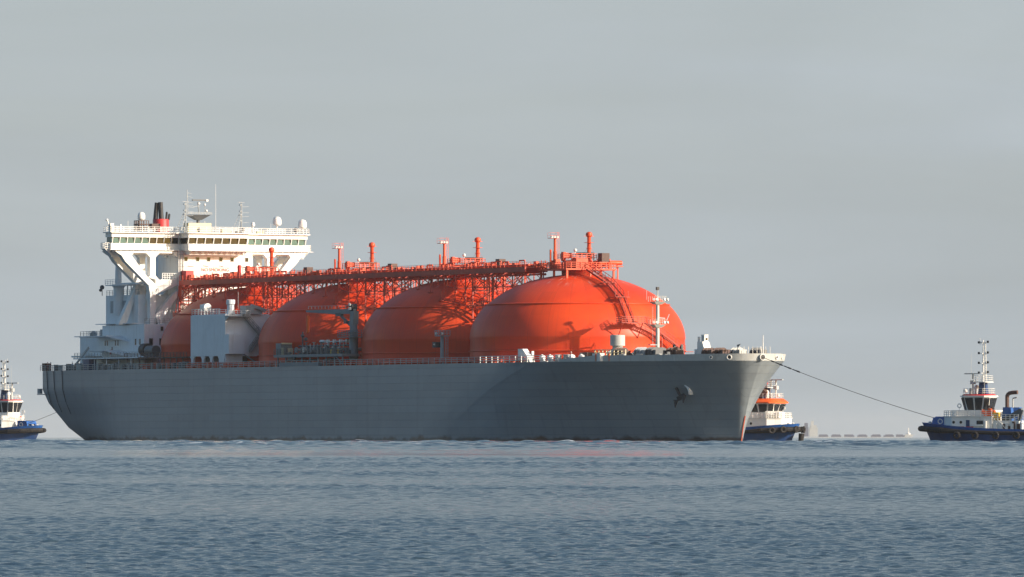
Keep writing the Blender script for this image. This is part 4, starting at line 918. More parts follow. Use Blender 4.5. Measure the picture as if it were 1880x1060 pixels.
# ---------------------------------------------------------------- deck crane and manifold, starboard side amidships
M['cranegrey'] = paint('slate_crane_paint', (.17, .20, .22), .5, .15, .3, (.10, .07, .05))
def crane():
    c = MB(); u, v = -56.5, 20.0
    c.lathe((u, v, DK), [(.95, 0), (.88, 6.5), (1.1, 6.7), (.8, 6.9), (.75, 8.4)], 18)
    cr = c.build('deck_crane', M['cranegrey'], ship)
    h = MB(); h.prism([(u - .8, v - .6), (u + .8, v - .6), (u + .8, v + .6), (u - .8, v + .6)], 23.6, 26.3, [(u - .4, v - .55), (u + 1.2, v - .55), (u + 1.2, v + .55), (u - .4, v + .55)]); h.build('crane_head', M['cranegrey'], cr)
    j = MB(); j.plate([(u + .5, v - .3, 26.75), (u + .5, v - .3, 25.75), (u - 8, v - .3, 25.8), (u - 20.5, v - .3, 26.35), (u - 20.5, v - .3, 26.75)], (0, .6, 0))
    j.build('jib', M['cranegrey'], cr)
    j = MB(); j.rail([(u - 20, v, 27.0), (u - 2, v, 26.9)], .55, 1.5, .035, 1); j.build('jib_railing', M['lightgrey'], cr)
    j = MB(); j.tube((u - .2, v - .6, 27.0), (u - .2, v + .6, 27.0), .75, n=14); j.build('sheave_drum', M['black'], cr)
    j = MB(); j.sphere((u + .2, v + 1.0, 27.6), .3); j.rng(u, u + .6, v + .8, v + 1.2, 26.5, 27.0); j.build('lamp', M['lens'], cr)
    j = MB(); j.bar((u - .8, v, 23.2), (u - 6.5, v, 25.9), .35, .5); j.rng(u - 7.4, u - 5, v - .3, v + .3, 25.4, 26.0); j.rng(u - 3.6, u - 2.4, v - .4, v + .4, 23.8, 24.4); j.build('ram', M['darkgrey'], cr)
    j = MB(); j.rng(u - 3.4, u + 3.4, v - 1.8, v + 1.8, 21.0, 21.15); j.rail([(u + 3.4, v - 1.8, 21.15), (u + 3.4, v + 1.8, 21.15), (u - 3.4, v + 1.8, 21.15)], 1.3, .8, .05); j.build('crane_platform', M['cranegrey'], cr)
    j = MB(); j.bar((u - 20.2, v, 26.2), (u - 20.2, v, 25.6), .08); j.tube((u - 20.2, v, 25.6), (u - 20.2, v, 22.6), .42, .3, 10); j.sphere((u - 20.2, v, 22.4), .35); j.build('hook_block', M['tugorange'], cr)
    # manifold platform
    m = MB(); u0, u1 = -85, -54.5
    m.rng(u0, u1, 19.8, 23.6, 17.2, 17.75); pf = m.build('manifold_platform', M['cranegrey'], ship)
    m = MB()
    for uu in np.arange(u0 + 1.2, u1, 3.6): m.bar((float(uu), 23.2, DK), (float(uu), 23.2, 17.3), .24)
    m.rng(u0 + 3.5, u0 + 21, 23.3, 24.1, DK, DK + .7); m.bar((-58.5, 23.2, 17.5), (-54.5, 23.2, DK), .3, .15); m.rng(u0, u0 + 3, 20, 20.4, DK, 17.3)
    m.build('platform_leg', M['cranegrey'], pf)
    m = MB(); m.rail([(u0, 23.5, 17.75), (u1, 23.5, 17.75)], 1.15, 1.5, .04); m.build('platform_railing', M['darkgrey'], pf)
    m = MB(); m.rng(u0 + .2, u0 + 2.2, 20.5, 23.2, 17.75, 20.1); m.build('control_cabin', M['cranegrey'], pf)
    m = MB(); m.rng(u0 + 2.25, u0 + 2.9, 20.7, 23.0, 17.75, 19.1); m.rng(u0 + 2.25, u0 + 2.6, 20.7, 23.0, 19.9, 20.2); m.build('hose_box', M['cream'], pf)
    m = MB(); m.rng(-60.8, -59.6, 21.6, 23.1, 17.8, 18.7); m.build('fire_box', M['yellow'], pf)
    for i, uu in enumerate((-77.0, -73.6, -70.4, -67.0, -63.5, -60.5)):
        p = MB(); z = 18.7; p.tube((uu, 16, z), (uu, 22.4, z), .32, n=12); p.tube((uu, 22.3, z), (uu, 22.6, z), .55, n=14); p.tube((uu, 21.2, z), (uu, 21.4, z), .5, n=14); p.tube((uu, 20.2, z), (uu, 20.2, z + 1.5), .12); p.torus((uu, 20.2, z + 1.5), .32, .06, n=12, k=5)
        p.bar((uu + .7, 21.4, 17.8), (uu + .7, 21.4, 19.9), .15); p.build('manifold_pipe', M['steel'] if i % 2 else M['cranegrey'], pf)
    p = MB(); p.tube((-71.5, 19.6, 20.3), (-57.5, 19.6, 20.35), .10)
    for uu in (-71.0, -68.4, -65.6, -62.8, -60.0): p.rng(uu - .3, uu + .3, 19.4, 19.9, 20.0, 20.7); p.sphere((uu, 19.8, 19.7), .22)
    p.tube((-71.5, 19.8, 20.35), (-69.4, 19.8, 20.35), .26)
    p.build('manifold_lamps', M['lens'], pf)
    q = random.Random(3); p = MB()
    for i in range(30):
        a = q.uniform(-83, -56); v = q.uniform(19, 22.8); p.rng(a, a + q.uniform(.3, 1.2), v, v + .5, 17.75, 17.75 + q.uniform(.4, 1.6))
    for z in (18.0, 18.8, 19.5): p.tube((-82, 19.3, z), (-57, 19.3, z), .18)
    p.tube((-79, 20, 17.7), (-79, 20, 22.4), .16); p.sphere((-79, 20, 21.6), .4); p.sphere((-77.6, 20, 20.9), .4)
    p.build('valve_gear', M['darkgrey'], pf)
    # shaded machinery under the platform
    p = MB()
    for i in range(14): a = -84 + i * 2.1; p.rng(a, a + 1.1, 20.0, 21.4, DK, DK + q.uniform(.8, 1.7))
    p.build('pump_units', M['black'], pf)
crane()
# pipes and clutter along the starboard deck
mb = MB()
for v, z, r in ((21.7, DK + .55, .2), (22.3, DK + .4, .15), (22.6, DK + .95, .10)): mb.tube((-150, v, z), (20, v, z), r)
q = random.Random(8); u = -148
while u < 18:
    mb.rng(u, u + .3, 21.5, 22.8, DK, DK + .5)
    if q.random() < .55: mb.rng(u + 1, u + 1 + q.uniform(.4, 1.6), 22.0, 23.0, DK, DK + q.uniform(.5, 1.3))
    u += q.uniform(2.5, 5)
mb.build('deck_pipes', M['orange'], ship)
mb = MB(); mb.rng(-157, -127, 20.4, 22.8, 17.6, 17.85)
for u in range(-156, -126, 3): mb.bar((u, 22.6, DK), (u, 22.6, 17.6), .2)
mb.rail([(-157, 22.7, 17.85), (-127, 22.7, 17.85)], .9, 1.6, .05); mb.build('side_walkway', M['brown'], ship)
mb = MB(); q = random.Random(21)
for i in range(26): u = q.uniform(-193, -128); mb.rng(u, u + q.uniform(.4, 1.5), 22.3, 23.2, DK, DK + q.uniform(.5, 1.6))
mb.build('deck_fittings', M['darkgrey'], ship)
mb = MB(); q = random.Random(22)
for i in range(22): u = q.uniform(-190, -150); mb.lathe((u, 22.9, DK), [(.3, 0), (.25, .9), (.42, 1.0), (.42, 1.2)], 8)
mb.build('deck_vents', M['lightgrey'], ship)
mb = MB(); mb.rng(-197.2, -195.9, 21.6, 23.2, DK, 17.0); mb.build('stern_locker', M['brown'], ship)
# signal post
mb = MB(); mb.tube((-18.6, 20, DK), (-18.6, 20, 20.8), .42, .36, 12); mb.rng(-19.8, -17.4, 18.9, 21.0, 20.8, 20.95); sp = mb.build('deck_light_post', M['grey'], ship)
mb = MB(); mb.rail([(-17.4, 18.9, 20.95), (-17.4, 21, 20.95), (-19.8, 21, 20.95)], 1.0, .7, .04); mb.build('post_railing', M['grey'], sp)
mb = MB(); mb.rng(-20.9, -19.2, 20.0, 21.0, 18.6, 19.7); mb.build('speaker_box', M['black'], sp)
mb = MB(); mb.sphere((-20, 21.06, 19.2), .18); mb.sphere((-17.6, 20.6, 21.3), .3); mb.sphere((-19.4, 20.9, 21.3), .3); mb.build('lamp', M['lens'], sp)
mb = MB(); mb.rail([(-16.2, 20, DK), (-16.2, 20.5, DK)], 5.4, .5, .04, 18); mb.build('post_ladder', M['grey'], sp)

# ---------------------------------------------------------------- fore deck
mb = MB(); mb.plate([(16.5, 22.2, DK), (21.4, 22.2, DK), (20.2, 22.2, 16.5), (18.3, 22.2, 17.95), (16.5, 22.2, 17.95)], (0, -1.1, 0)); mb.build('breakwater_box', M['white'], ship)
mb = MB(); mb.rng(19.6, 20.0, 20.6, 21.0, 16, 17.5); mb.build('breakwater_pipe', M['white'], ship)
def fairlead_roller(u, v):
    mb = MB(); mb.rng(u - 1.0, u + 1.2, v - .3, v + .4, DK, DK + .22)
    mb.plate([(u - .9, v, DK + .2), (u + .5, v, DK + .2), (u - .1, v, DK + 1.25), (u - .5, v, DK + 1.45), (u - .9, v, DK + 1.0)], (0, .35, 0)); mb.tube((u - .4, v - .25, DK + .85), (u - .4, v + .6, DK + .85), .45, n=12)
    return mb.build('roller_fairlead', M['white'], ship)
for u, v in ((27.0, 22.2), (29.6, 21.9), (36.2, 20.8), (38.8, 20.2)): fairlead_roller(u, v)
def bollard(u, v):
    mb = MB(); mb.rng(u - 1.0, u + 1.0, v - .35, v + .35, DK, DK + .2)
    for s in (-.6, .6): mb.lathe((u + s, v, DK + .2), [(.32, 0), (.30, .95), (.42, 1.0), (.42, 1.15), (.2, 1.2)], 12)
    mb.build('bollard', M['lightgrey'], ship)
for u, v in ((31.5, 21.6), (34.0, 21.2), (47.5, 16.6), (50.5, 14.6), (54, 12.6)): bollard(u, v)
def winch(u, v, mat, r=.95):
    mb = MB(); mb.rng(u - 1.8, u + 1.8, v - 1.3, v + 1.3, DK, DK + .35)
    for s in (-1.6, -.5, .6): mb.tube((u + s, v, DK + 1.5), (u + s + .12, v, DK + 1.5), r * 1.25, n=18)
    mb.rng(u + .9, u + 1.9, v - .8, v + .8, DK + .3, DK + 2.1)
    w = mb.build('mooring_winch', mat, ship)
    d = MB(); d.tube((u - 1.5, v, DK + 1.5), (u - .45, v, DK + 1.5), r * .9, n=16); d.tube((u - .4, v, DK + 1.5), (u + .6, v, DK + 1.5), r * .6, n=16); d.build('rope_drum', M['brown'], w)
for u, v, mt in ((44.5, 15.0, 'brown'), (49.0, 13.0, 'grey'), (52.5, 12.5, 'darkgrey'), (47.0, 8.0, 'darkgrey'), (51.5, 7.5, 'brown')): winch(u, v, M[mt])
for u, v, mt in ((60.5, 5.0, 'brown'), (63.0, 4.0, 'brown'), (65.0, 1.5, 'lightgrey'), (66.5, -2.0, 'darkgrey')): winch(u, v, M[mt], .8)
mb = MB(); mb.rng(34.5, 37.5, 15.5, 18.6, DK, DK + 1.8); mb.build('deck_locker', M['brown'], ship)
mb = MB(); mb.rng(43.2, 44.2, 18.6, 19.6, DK, DK + 1.5); mb.rng(41, 43.5, 19.0, 19.5, DK, DK + 1.5); mb.build('deck_locker', M['white'], ship)
# big mushroom ventilator
mb = MB(); u, v = 41.0, 14.0
mb.lathe((u, v, DK), [(2.3, 0), (2.3, 1.0), (1.9, 1.9), (1.0, 2.5), (1.0, 3.0)], 24); mb.lathe((u, v, DK + 3.0), [(1.42, 0), (1.42, 2.0), (1.3, 2.05)], 24); mb.bar((u + .2, v + 1.6, DK + .2), (u + .2, v + 1.6, DK + 1.8), .5, .5)
mb.build('mushroom_ventilator', M['lightgrey'], ship)
# foremast
def foremast():
    u = 31.7; m = MB(); m.tube((u, 0, DK), (u, 0, 27.3), .42, .34, 16); m.tube((u, 0, 27.3), (u, 0, 29.6), .12)
    fm = m.build('foremast', M['lightgrey'], ship)
    for z in (27.0, 22.6):
        p = MB(); p.prism([(u - .6, -.6), (u + .6, -.6), (u + .6, .6), (u - .6, .6)], z - .6, z, [(u - 1.2, -1.35), (u + 1.2, -1.35), (u + 1.2, 1.35), (u - 1.2, 1.35)]); pl_ = p.build('mast_platform', M['lightgrey'], fm)
        r = MB(); r.rail([(u - 1.2, -1.35, z), (u + 1.2, -1.35, z), (u + 1.2, 1.35, z), (u - 1.2, 1.35, z)], 1.0, .9, .02); r.build('platform_railing', M['steel'], pl_)
        for y in (-1.4, -.8, .7, 1.3):
            f = MB(); f.tube((u + 1.0, y, z + .35), (u + 1.3, y * 1.15, z + .42), .14, .27, 10); f.sphere((u + .97, y, z + .35), .17); f.build('floodlight', M['lens'], pl_)
    h = MB(); h.rng(u - .25, u + .25, -.25, .25, 29.2, 29.8); h.build('masthead_lamp', M['black'], fm)
    a = MB(); a.rng(u - .4, u + .6, .4, 1.9, 18.6, 18.8); a.bar((u, -1.6, 23.8), (u, -.4, 23.9), .2); a.bar((u + .3, -2.4, 24.6), (u + .3, -1.6, 22.9), .14)
    a.bar((u - .3, .62, DK), (u - .3, .62, 27), .04); a.bar((u - .3, .95, DK), (u - .3, .95, 27), .04); a.bar((u, 2.4, 27.3), (u, 2.4, 29.2), .06)
    for z in range(28): a.bar((u - .3, .62, DK + z * .4), (u - .3, .95, DK + z * .4), .03)
    a.build('mast_ladder', M['grey'], fm)
foremast()
# forecastle house with the small control cabin
mb = MB(); mb.plate([(56.0, 5.2, DK), (60.0, 5.2, DK), (57.9, 5.2, 19.0), (56.0, 5.2, 19.0)], (0, -1.5, 0)); mb.rng(54.8, 56.05, 4, 5.1, DK, 17.6); fh = mb.build('forecastle_house', M['white'], ship)
mb = MB(); mb.rng(56.6, 57.8, 3.85, 4.65, 19.0, 20.25); mb.rng(56.1, 56.5, 4.8, 5.15, 19.0, 19.95); mb.rng(56.5, 57.9, 3.8, 4.7, 20.25, 20.33); cb = mb.build('cabin', M['white'], fh)
mb = MB(); mb.rng(56.8, 57.6, 4.65, 4.70, 19.3, 20.1); mb.build('window', M['lightgrey'], cb)
mb = MB(); mb.rng(57.8, 57.85, 4.0, 4.4, 19.3, 19.7); mb.build('window', M['glass'], cb)
mb = MB(); mb.plate([(42.4, 2.6, DK), (43.9, 2.6, DK), (43.5, 2.6, 18.3), (42.9, 2.6, 18.7)], (0, .45, 0)); mb.plate([(42.4, 1.1, DK), (43.9, 1.1, DK), (43.6, 1.1, 18.7), (43.0, 1.1, 18.3)], (0, .45, 0)); mb.tube((43.2, 1, 16.9), (43.2, 3.0, 16.9), .6); mb.build('chain_stopper', M['black'], ship)
mb = MB(); mb.sphere((44.6, 4.0, 16.7), .35); mb.build('buoy', M['yellow'], ship)
mb = MB(); mb.tube((71.0, -.4, DK), (71.0, -.4, 20.1), .11, .07); mb.bar((71.0, -.4, DK), (70.0, -.4, 18), .05); mb.build('jackstaff', M['white'], ship)
mb = MB(); mb.bar((66.5, 2.5, DK), (66.5, 2.5, 18.3), .1); mb.plate([(66.5, 2.6, 18.3), (67.9, 2.6, 18.5), (66.9, 2.6, 17.9)], (0, .1, 0)); mb.build('bell_post', M['darkgrey'], ship)
q = random.Random(12); mb = MB()
for i in range(20):
    u = q.uniform(44, 56); v = q.uniform(9, 19 - (u - 40) * .45); mb.rng(u, u + q.uniform(.3, .9), v, v + .6, DK, DK + q.uniform(.8, 2.0))
mb.build('mooring_gear', M['darkgrey'], ship)
mb = MB(); mb.rail([(41, 18.9, DK), (48, 16.2, DK)], 2.2, .9, .08, 4); mb.build('deck_frame', M['cream'], ship)

# anchor and its bolster on the starboard bow
def hull_v(u, z):
    pl_ = [(a, b) for a, b in level(z) if a > -20]
    for a, b in zip(pl_, pl_[1:]):
        if a[0] <= u <= b[0]: return a[1] + (b[1] - a[1]) * (u - a[0]) / (b[0] - a[0] + 1e-9)
    return 0
def anchor():
    # position on the shell: screen column ~1252, height ~9.7
    best = None
    for k in range(300):
        u = 30 + k * .12; v = hull_v(u, 9.6)
        X = 12.77 + math.cos(R(61.5)) * u - math.sin(R(61.5)) * v; Yy = 1500 - math.sin(R(61.5)) * u - math.cos(R(61.5)) * v
        d = abs(940 + FPX * X / Yy - 1250)
        if best is None or d < best[0]: best = (d, u, v)
    _, u, v = best
    tx, tv = 1.0, hull_v(u + .5, 9.6) - hull_v(u - .5, 9.6); l = math.hypot(tx, tv); T = Vector((tx / l, tv / l, 0)); Nn = Vector((-T.y, T.x, 0))
    if Nn.y < 0: Nn = -Nn
    C = Vector((u, v, 9.6))
    b = MB()       # curved bolster: a rounded cowl that stands out from the shell
    vs = []; fs = []; na, nb_ = 14, 8
    for i in range(na):
        a = -.15 + (PI * .75) * i / (na - 1)
        for j in range(nb_):
            f = j / (nb_ - 1); rr = 2.35 + .25 * math.sin(f * PI); d = -1.2 + 2.0 * f
            p = C + T * (math.cos(a) * rr * .95 + .1) + Vector((0, 0, math.sin(a) * rr * .8 - .3)) + Nn * (d * (.45 + .55 * math.cos(a - .5)))
            vs.append(tuple(p))
    for i in range(na - 1):
        for j in range(nb_ - 1): fs.append((i * nb_ + j, (i + 1) * nb_ + j, (i + 1) * nb_ + j + 1, i * nb_ + j + 1))
    b.add(vs, fs); o = b.build('anchor_bolster', M['white_dull'], hull); s = o.modifiers.new('t', 'SOLIDIFY'); s.thickness = .25
    a = MB(); P = C + Nn * .7
    a.bar(P + T * -.6 + Vector((0, 0, .7)), P + T * .3 + Vector((0, 0, -.8)), .4, .4)
    cr = P + T * .5 + Vector((0, 0, -1.0))
    a.bar(cr + T * -.7 + Vector((0, 0, -.4)), cr + T * .7 + Vector((0, 0, .3)), .7, .7)
    for s_ in (-1, 1):
        q0 = cr + T * .9 * s_ + Vector((0, 0, .45 * s_ - .1)); a.plate([q0 + Nn * .2, q0 + T * .5 + Nn * .3, q0 + Vector((0, 0, -1.5)) + Nn * .5, q0 + T * -.4 + Nn * .3], tuple(Nn * .3))
    a.build('anchor', M['black'], hull)
    h = MB(); h.tube(C + T * -1.7 + Vector((0, 0, 1.2)) - Nn * .4, C + T * -1.5 + Vector((0, 0, 1.1)) + Nn * .25, .7, n=16); h.build('hawse_pipe', M['black'], hull)
    print('anchor at', u, v)
anchor()

# ================================================================== tugs
def tug(loc, az, label, variant):
    root = empty('tugboat', loc, az, label, 'tugboat', 'tugboats around the gas carrier')
    Lh = 15.5
    # hull: stations (x, half breadth deck, half breadth waterline, sheer height)
    S = [(-15.5, 4.4, 3.8, 2.5), (-14.8, 5.2, 4.6, 2.45), (-12, 5.5, 5.2, 2.4), (-7, 5.6, 5.4, 2.4), (-2, 5.6, 5.4, 2.5), (3, 5.6, 5.3, 2.7), (7, 5.5, 4.8, 3.0), (10, 5.1, 3.9, 3.25), (12.6, 4.0, 2.6, 3.45), (14.4, 2.5, 1.2, 3.6), (15.3, 1.1, .3, 3.65), (15.6, 0, 0, 3.7)]
    def hb(i, f): x, d, w, h = S[i]; return w + (d - w) * f ** 1.4
    up = MB(); lowr = MB(); fr = (-.28, 0.0, .5, .62, .8, 1.0)
    def strip(mb, f0, f1, n=3):
        for side in (1, -1):
            vs = []; fs = []
            for i, (x, d, w, h) in enumerate(S):
                for j in range(n + 1):
                    f = f0 + (f1 - f0) * j / n; z = h * f; fx = max(f, 0); xx = x - (1 - fx) * (1.7 if x > 10 else (.6 if x < -14 else 0)) * (1 if x > 12 or x < -14 else .5)
                    vs.append((xx, side * hb(i, fx), z))
            m_ = n + 1
            for i in range(len(S) - 1):
                for j in range(n): fs.append((i * m_ + j, (i + 1) * m_ + j, (i + 1) * m_ + j + 1, i * m_ + j + 1))
            if side == 1:
                k = len(vs)
            mb.add(vs, fs)
            if side == 1: first = len(mb.v) - len(vs)
            else:
                second = len(mb.v) - len(vs); mb.f.append(tuple([first + j for j in range(n + 1)] + [second + j for j in range(n, -1, -1)]))
    strip(lowr, -.28, .62, 4); strip(up, .62, 1.0, 2)
    lo = lowr.build('lower_hull', M['navy'] if variant != 'left' else M['navy'], root, 30)
    hu = up.build('hull', M['blue'], root, 30)
    bl = MB()       # inward side of bulwark top rail + deck
    n = len(S); vs = [(x, d - .15, h * .8) for x, d, w, h in S[:-1]] + [(x, -(d - .15), h * .8) for x, d, w, h in S[:-1]]; n -= 1
    bl.add(vs, [(i, i + 1, n + i + 1, n + i) for i in range(n - 1)]); bl.build('deck', M['deck'], root, 0)
    fd = MB()       # heavy rubber belt
    for side in (1, -1):
        for a, b in zip(S, S[1:]):
            f = .70; za, zb = a[3] * f, b[3] * f; k = .25
            fd.tube((a[0], side * (a[1] * .98 + k * .5), za), (b[0] + (.25 if b[0] > 15 else 0), side * (b[1] * .98 + k * .5), zb), .34 if a[0] < 9 else .52, .34 if b[0] < 9 else .52, 8)
    fd.build('fender_belt', M['rubber'], root)
    ty = []
    for x in ((-9, -5, -1, 3, 6.5) if variant != 'middle' else (-6, 0)):
        for side in (1, -1): ty.append((x, side * 5.95, 1.35, 0))
    if variant == 'middle':
        for (x, y, z) in ((12.2, 4.6, 2.35), (14.0, 3.4, 2.5), (15.6, 1.2, 2.55), (15.6, -1.6, 2.5), (14.2, -3.2, 2.45)): ty.append((x, y, z, 1))
    for x, y, z, fr_ in ty:
        t = MB()
        if fr_: d = Vector((x - 6, y * 1.5, 0)).normalized()
        else: d = Vector((0, math.copysign(1, y), 0))
        tv = Vector((-d.y, d.x, 0)); c = Vector((x, y, z)) + d * .25
        for k in range(14):
            a, b = 2 * PI * k / 14, 2 * PI * (k + 1) / 14
            t.tube(c + tv * math.cos(a) * .5 + Vector((0, 0, math.sin(a) * .5)), c + tv * math.cos(b) * .5 + Vector((0, 0, math.sin(b) * .5)), .22, n=6)
        t.build('tyre_fender', M['rubber'], root)
    if variant == 'middle':
        t = MB(); t.tube((16.2, -.2, 1.7), (16.0, -.2, .2), .6, .5, 10); t.build('hanging_fender', M['rubber'], root)
    # bow staple with the towing eye
    st = MB(); st.plate([(10.3, 1.9, 3.0), (13.0, 1.9, 3.0), (13.0, 1.9, 4.0), (12.3, 1.9, 4.75), (10.3, 1.9, 4.75)], (0, -.5, 0)); st.plate([(10.3, -1.4, 3.0), (13.0, -1.4, 3.0), (13.0, -1.4, 4.0), (12.3, -1.4, 4.75), (10.3, -1.4, 4.75)], (0, -.5, 0)); st.bar((12.6, 1.9, 4.3), (12.6, -1.9, 4.3), .5, .6)
    if variant != 'middle': st.build('towing_staple', M['blue'], root)
    for s_ in (1, -1):
        e = MB(); (e.torus((11.4, 1.95 * s_, 3.85), .42, .1, 'y', 14, 6) if variant != 'middle' else None); e.lathe((13.8, .9 * s_, 2.9), [(.3, 0), (.28, .75), (.4, .85), (.1, 1.0)], 10); e.build('fairlead', M['white'], root)
    wi = MB(); wi.tube((10.8, -1.2, 3.6), (10.8, 1.2, 3.6), .5, n=16); wi.tube((10.8, -1.3, 3.6), (10.8, -1.2, 3.6), .75, n=18); wi.tube((10.8, 1.2, 3.6), (10.8, 1.3, 3.6), .75, n=18); wi.rng(10, 11.6, -1.4, 1.4, 2.6, 3.1); wi.build('towing_winch', M['lightgrey'], root)
    # deckhouse
    dhm = MB(); Z0 = 2.0; HX = {'right': 10.6, 'left': 9.6, 'middle': 12.8}[variant]; HB = .6 if variant == 'right' else -6.5; bx = 3.6 if variant == 'right' else 0
    dhm.prism([(HB, -3.9), (HX - 2.2, -3.9), (HX, -2.0), (HX, 2.0), (HX - 2.2, 3.9), (HB, 3.9)], Z0, 4.7); 
    dhm.prism([(HB - .2, -4.1), (HX - 2.1, -4.1), (HX + .2, -2.1), (HX + .2, 2.1), (HX - 2.1, 4.1), (HB - .2, 4.1)], 4.7, 4.8)
    dhm.prism([(max(HB + .4, -2.6), -2.9), (HX - 2.6, -2.9), (HX - 1.4, -1.8), (HX - 1.4, 1.8), (HX - 2.6, 2.9), (max(HB + .4, -2.6), 2.9)], 4.8, 5.9)
    dho = dhm.build('deckhouse', M['white'], root)
    for x in ((8.0, 6.6) if variant == 'right' else (7.0, 4.6, 2.0, -1.0, -3.4)):
        for side in (1, -1):
            p = MB(); p.tube((x, side * 3.85, 3.7), (x, side * 3.95, 3.7), .26, n=12); p.build('porthole', M['glass'], dho)
    for side in (1, -1): d = MB(); d.rng((-4.9 if HB < 0 else 4.9), (-4.1 if HB < 0 else 5.6), side * 3.88, side * 3.96, 2.3, 4.1); d.build('door', M['deckblue'], dho)
    # wheelhouse: octagon that widens upwards
    def octo(cx, hx, hy, c=.9):
        if abs(cx - 8.0) < .01: hx *= 1.2; hy *= 1.2
        return [(cx - hx, -hy + c), (cx - hx + c, -hy), (cx + hx - c, -hy), (cx + hx, -hy + c), (cx + hx, hy - c), (cx + hx - c, hy), (cx - hx + c, hy), (cx - hx, hy - c)]
    cx = 4.6; ZB, ZM, ZT = 4.85, 5.75, 8.3
    ws = 1.0
    if variant == 'middle': ZT = 7.7; ZM = 5.9; cx = 8.0; ws = 1.2
    if variant == 'left': ZB, ZM, ZT = 5.3, 6.5, 9.0; cx = 6.4
    w = MB(); w.prism(octo(cx, 2.3, 2.1), ZB, ZM, octo(cx, 2.5, 2.3)); w.prism(octo(cx, 2.3, 2.1, .8), ZM, ZT, octo(cx, 2.75, 2.55, .8))
    wh = w.build('wheelhouse', M['white'], root)
    a = octo(cx, 2.33, 2.13, .9); b = octo(cx, 2.83, 2.63, .9)
    for i in range(8):
        p0, p1 = a[i], a[(i + 1) % 8]; q0, q1 = b[i], b[(i + 1) % 8]; ln_ = math.hypot(p1[0] - p0[0], p1[1] - p0[1]); parts = 2 if ln_ > 1.8 else 1
        for k in range(parts):
            f0, f1 = (k + .09) / parts, (k + .91) / parts
            L_ = lambda A, B, f: (A[0] + (B[0] - A[0]) * f, A[1] + (B[1] - A[1]) * f)
            zz0, zz1 = ZM + .12, ZT - .18
            pa, pb = L_(p0, p1, f0), L_(p0, p1, f1); qa, qb = L_(q0, q1, f0), L_(q0, q1, f1)
            n_ = Vector((pa[1] - pb[1], pb[0] - pa[0], 0)).normalized(); mid = Vector((pa[0] + pb[0] - 2 * cx, pa[1] + pb[1], 0))
            if n_.dot(mid) < 0: n_ = -n_
            g = MB(); g.plate([(pa[0], pa[1], zz0), (pb[0], pb[1], zz0), (qb[0], qb[1], zz1), (qa[0], qa[1], zz1)], tuple(n_ * .06)); g.build('window', M['glass'], wh)
    r = MB(); rc = M['tugorange'] if variant == 'middle' else M['red']
    if variant == 'middle': r.prism(octo(cx, 3.1, 2.9, .9), ZT, ZT + .25); r.prism(octo(cx, 3.1, 2.9, .9), ZT + .25, ZT + .95, octo(cx, 2.5, 2.3, .9))
    else: r.prism(octo(cx, 2.75, 2.55, .9), ZT + .22, ZT + .5, octo(cx, 2.5, 2.3, .9))
    r.build('roof', rc, wh)
    if variant != 'middle': r = MB(); r.prism(octo(cx, 2.95, 2.75, .9), ZT, ZT + .22); r.build('roof_edge', M['white'], wh)
    ro = ZT + (.95 if variant == 'middle' else .5)
    rl = MB(); o = octo(cx, 2.5, 2.3, .9); rl.rail([(x, y, ro) for x, y in o + [o[0]]], 1.0, 1.0, .025); rl.rail([(HX, -2.0, 4.8), (HX, 2.0, 4.8)], 1.0, 1.0, .04)
    for side in (1, -1): rl.rail([(HB, side * 4.0, 4.8), (HX - 2.2, side * 4.0, 4.8), (HX, side * 2.0, 4.8)], 1.0, 1.1, .04)
    rl.build('railing', M['white'], root)
    # mast
    m = MB(); mx = cx + .4 if variant == 'middle' else cx - .8; top = {'right': 18.6, 'left': 18.4, 'middle': 12.2}[variant]; pz = ro + 2.1
    m.prism([(mx - .8, -.7), (mx + .8, -.7), (mx + .8, .7), (mx - .8, .7)], ro, pz, [(mx - .6, -.5), (mx + .6, -.5), (mx + .6, .5), (mx - .6, .5)])
    mbase = m.build('mast_base', M['deckblue'], root)
    m = MB(); m.prism(octo(mx, 1.6, 1.6, .6), pz, pz + .15); m.rail([(x, y, pz + .15) for x, y in octo(mx, 1.5, 1.5, .6) + [octo(mx, 1.5, 1.5, .6)[0]]], 1.1, .9, .025)
    m.tube((mx, 0, pz), (mx, 0, pz + (top - pz) * .6), .22, .16); m.tube((mx, 0, pz + (top - pz) * .55), (mx, 0, top), .15, .09); m.bar((mx - .55, 0, pz), (mx - .35, 0, top - .3), .1)
    m.bar((mx - .55, .35, pz), (mx - .35, .3, top - .3), .08)
    z = pz + .5
    while z < top - .3: m.bar((mx - .5, -.1, z), (mx, .1, z), .06); z += .45
    for k, f in enumerate((.22, .45, .68, .93)):
        zz = pz + (top - pz) * f; m.bar((mx - 1.0 + .1 * k, 0, zz), (mx + 1.0 - .1 * k, 0, zz), .1); m.bar((mx, -1.0 + .15 * k, zz), (mx, 1.0 - .15 * k, zz), .1)
    m.tube((mx, 0, top - .5), (mx + .6, 0, top - .4), .1); m.bar((mx + .6, 0, top - .9), (mx + .65, 0, top + .35), .07)
    ma = m.build('mast', M['white'], root)
    m = MB()
    for k, f in enumerate((.22, .45, .68, .93)):
        zz = pz + (top - pz) * f; m.rng(mx - 1.05, mx - .75, -.15, .15, zz, zz + .4); m.rng(mx + .7, mx + 1.0, -.15, .15, zz - .1, zz + .3)
    m.build('navigation_light', M['black'], ma)
    m = MB(); m.tube((mx + 2.0, 0, ro), (mx + 2.0, 0, ro + 2.4), .16); m.rng(mx + .9, mx + 3.6, -.18, .18, pz + 1.5, pz + 1.7); m.rng(mx + 1.6, mx + 2.4, -.4, .4, ro + 1.8, ro + 2.5); m.tube((mx + 2.0, 0, pz + .6), (mx + 2.0, 0, pz + 1.5), .2); m.bar((mx + 1, 0, pz + .1), (mx + 2.4, 0, pz + .1), .2)
    m.build('radar', M['lightgrey'], root)
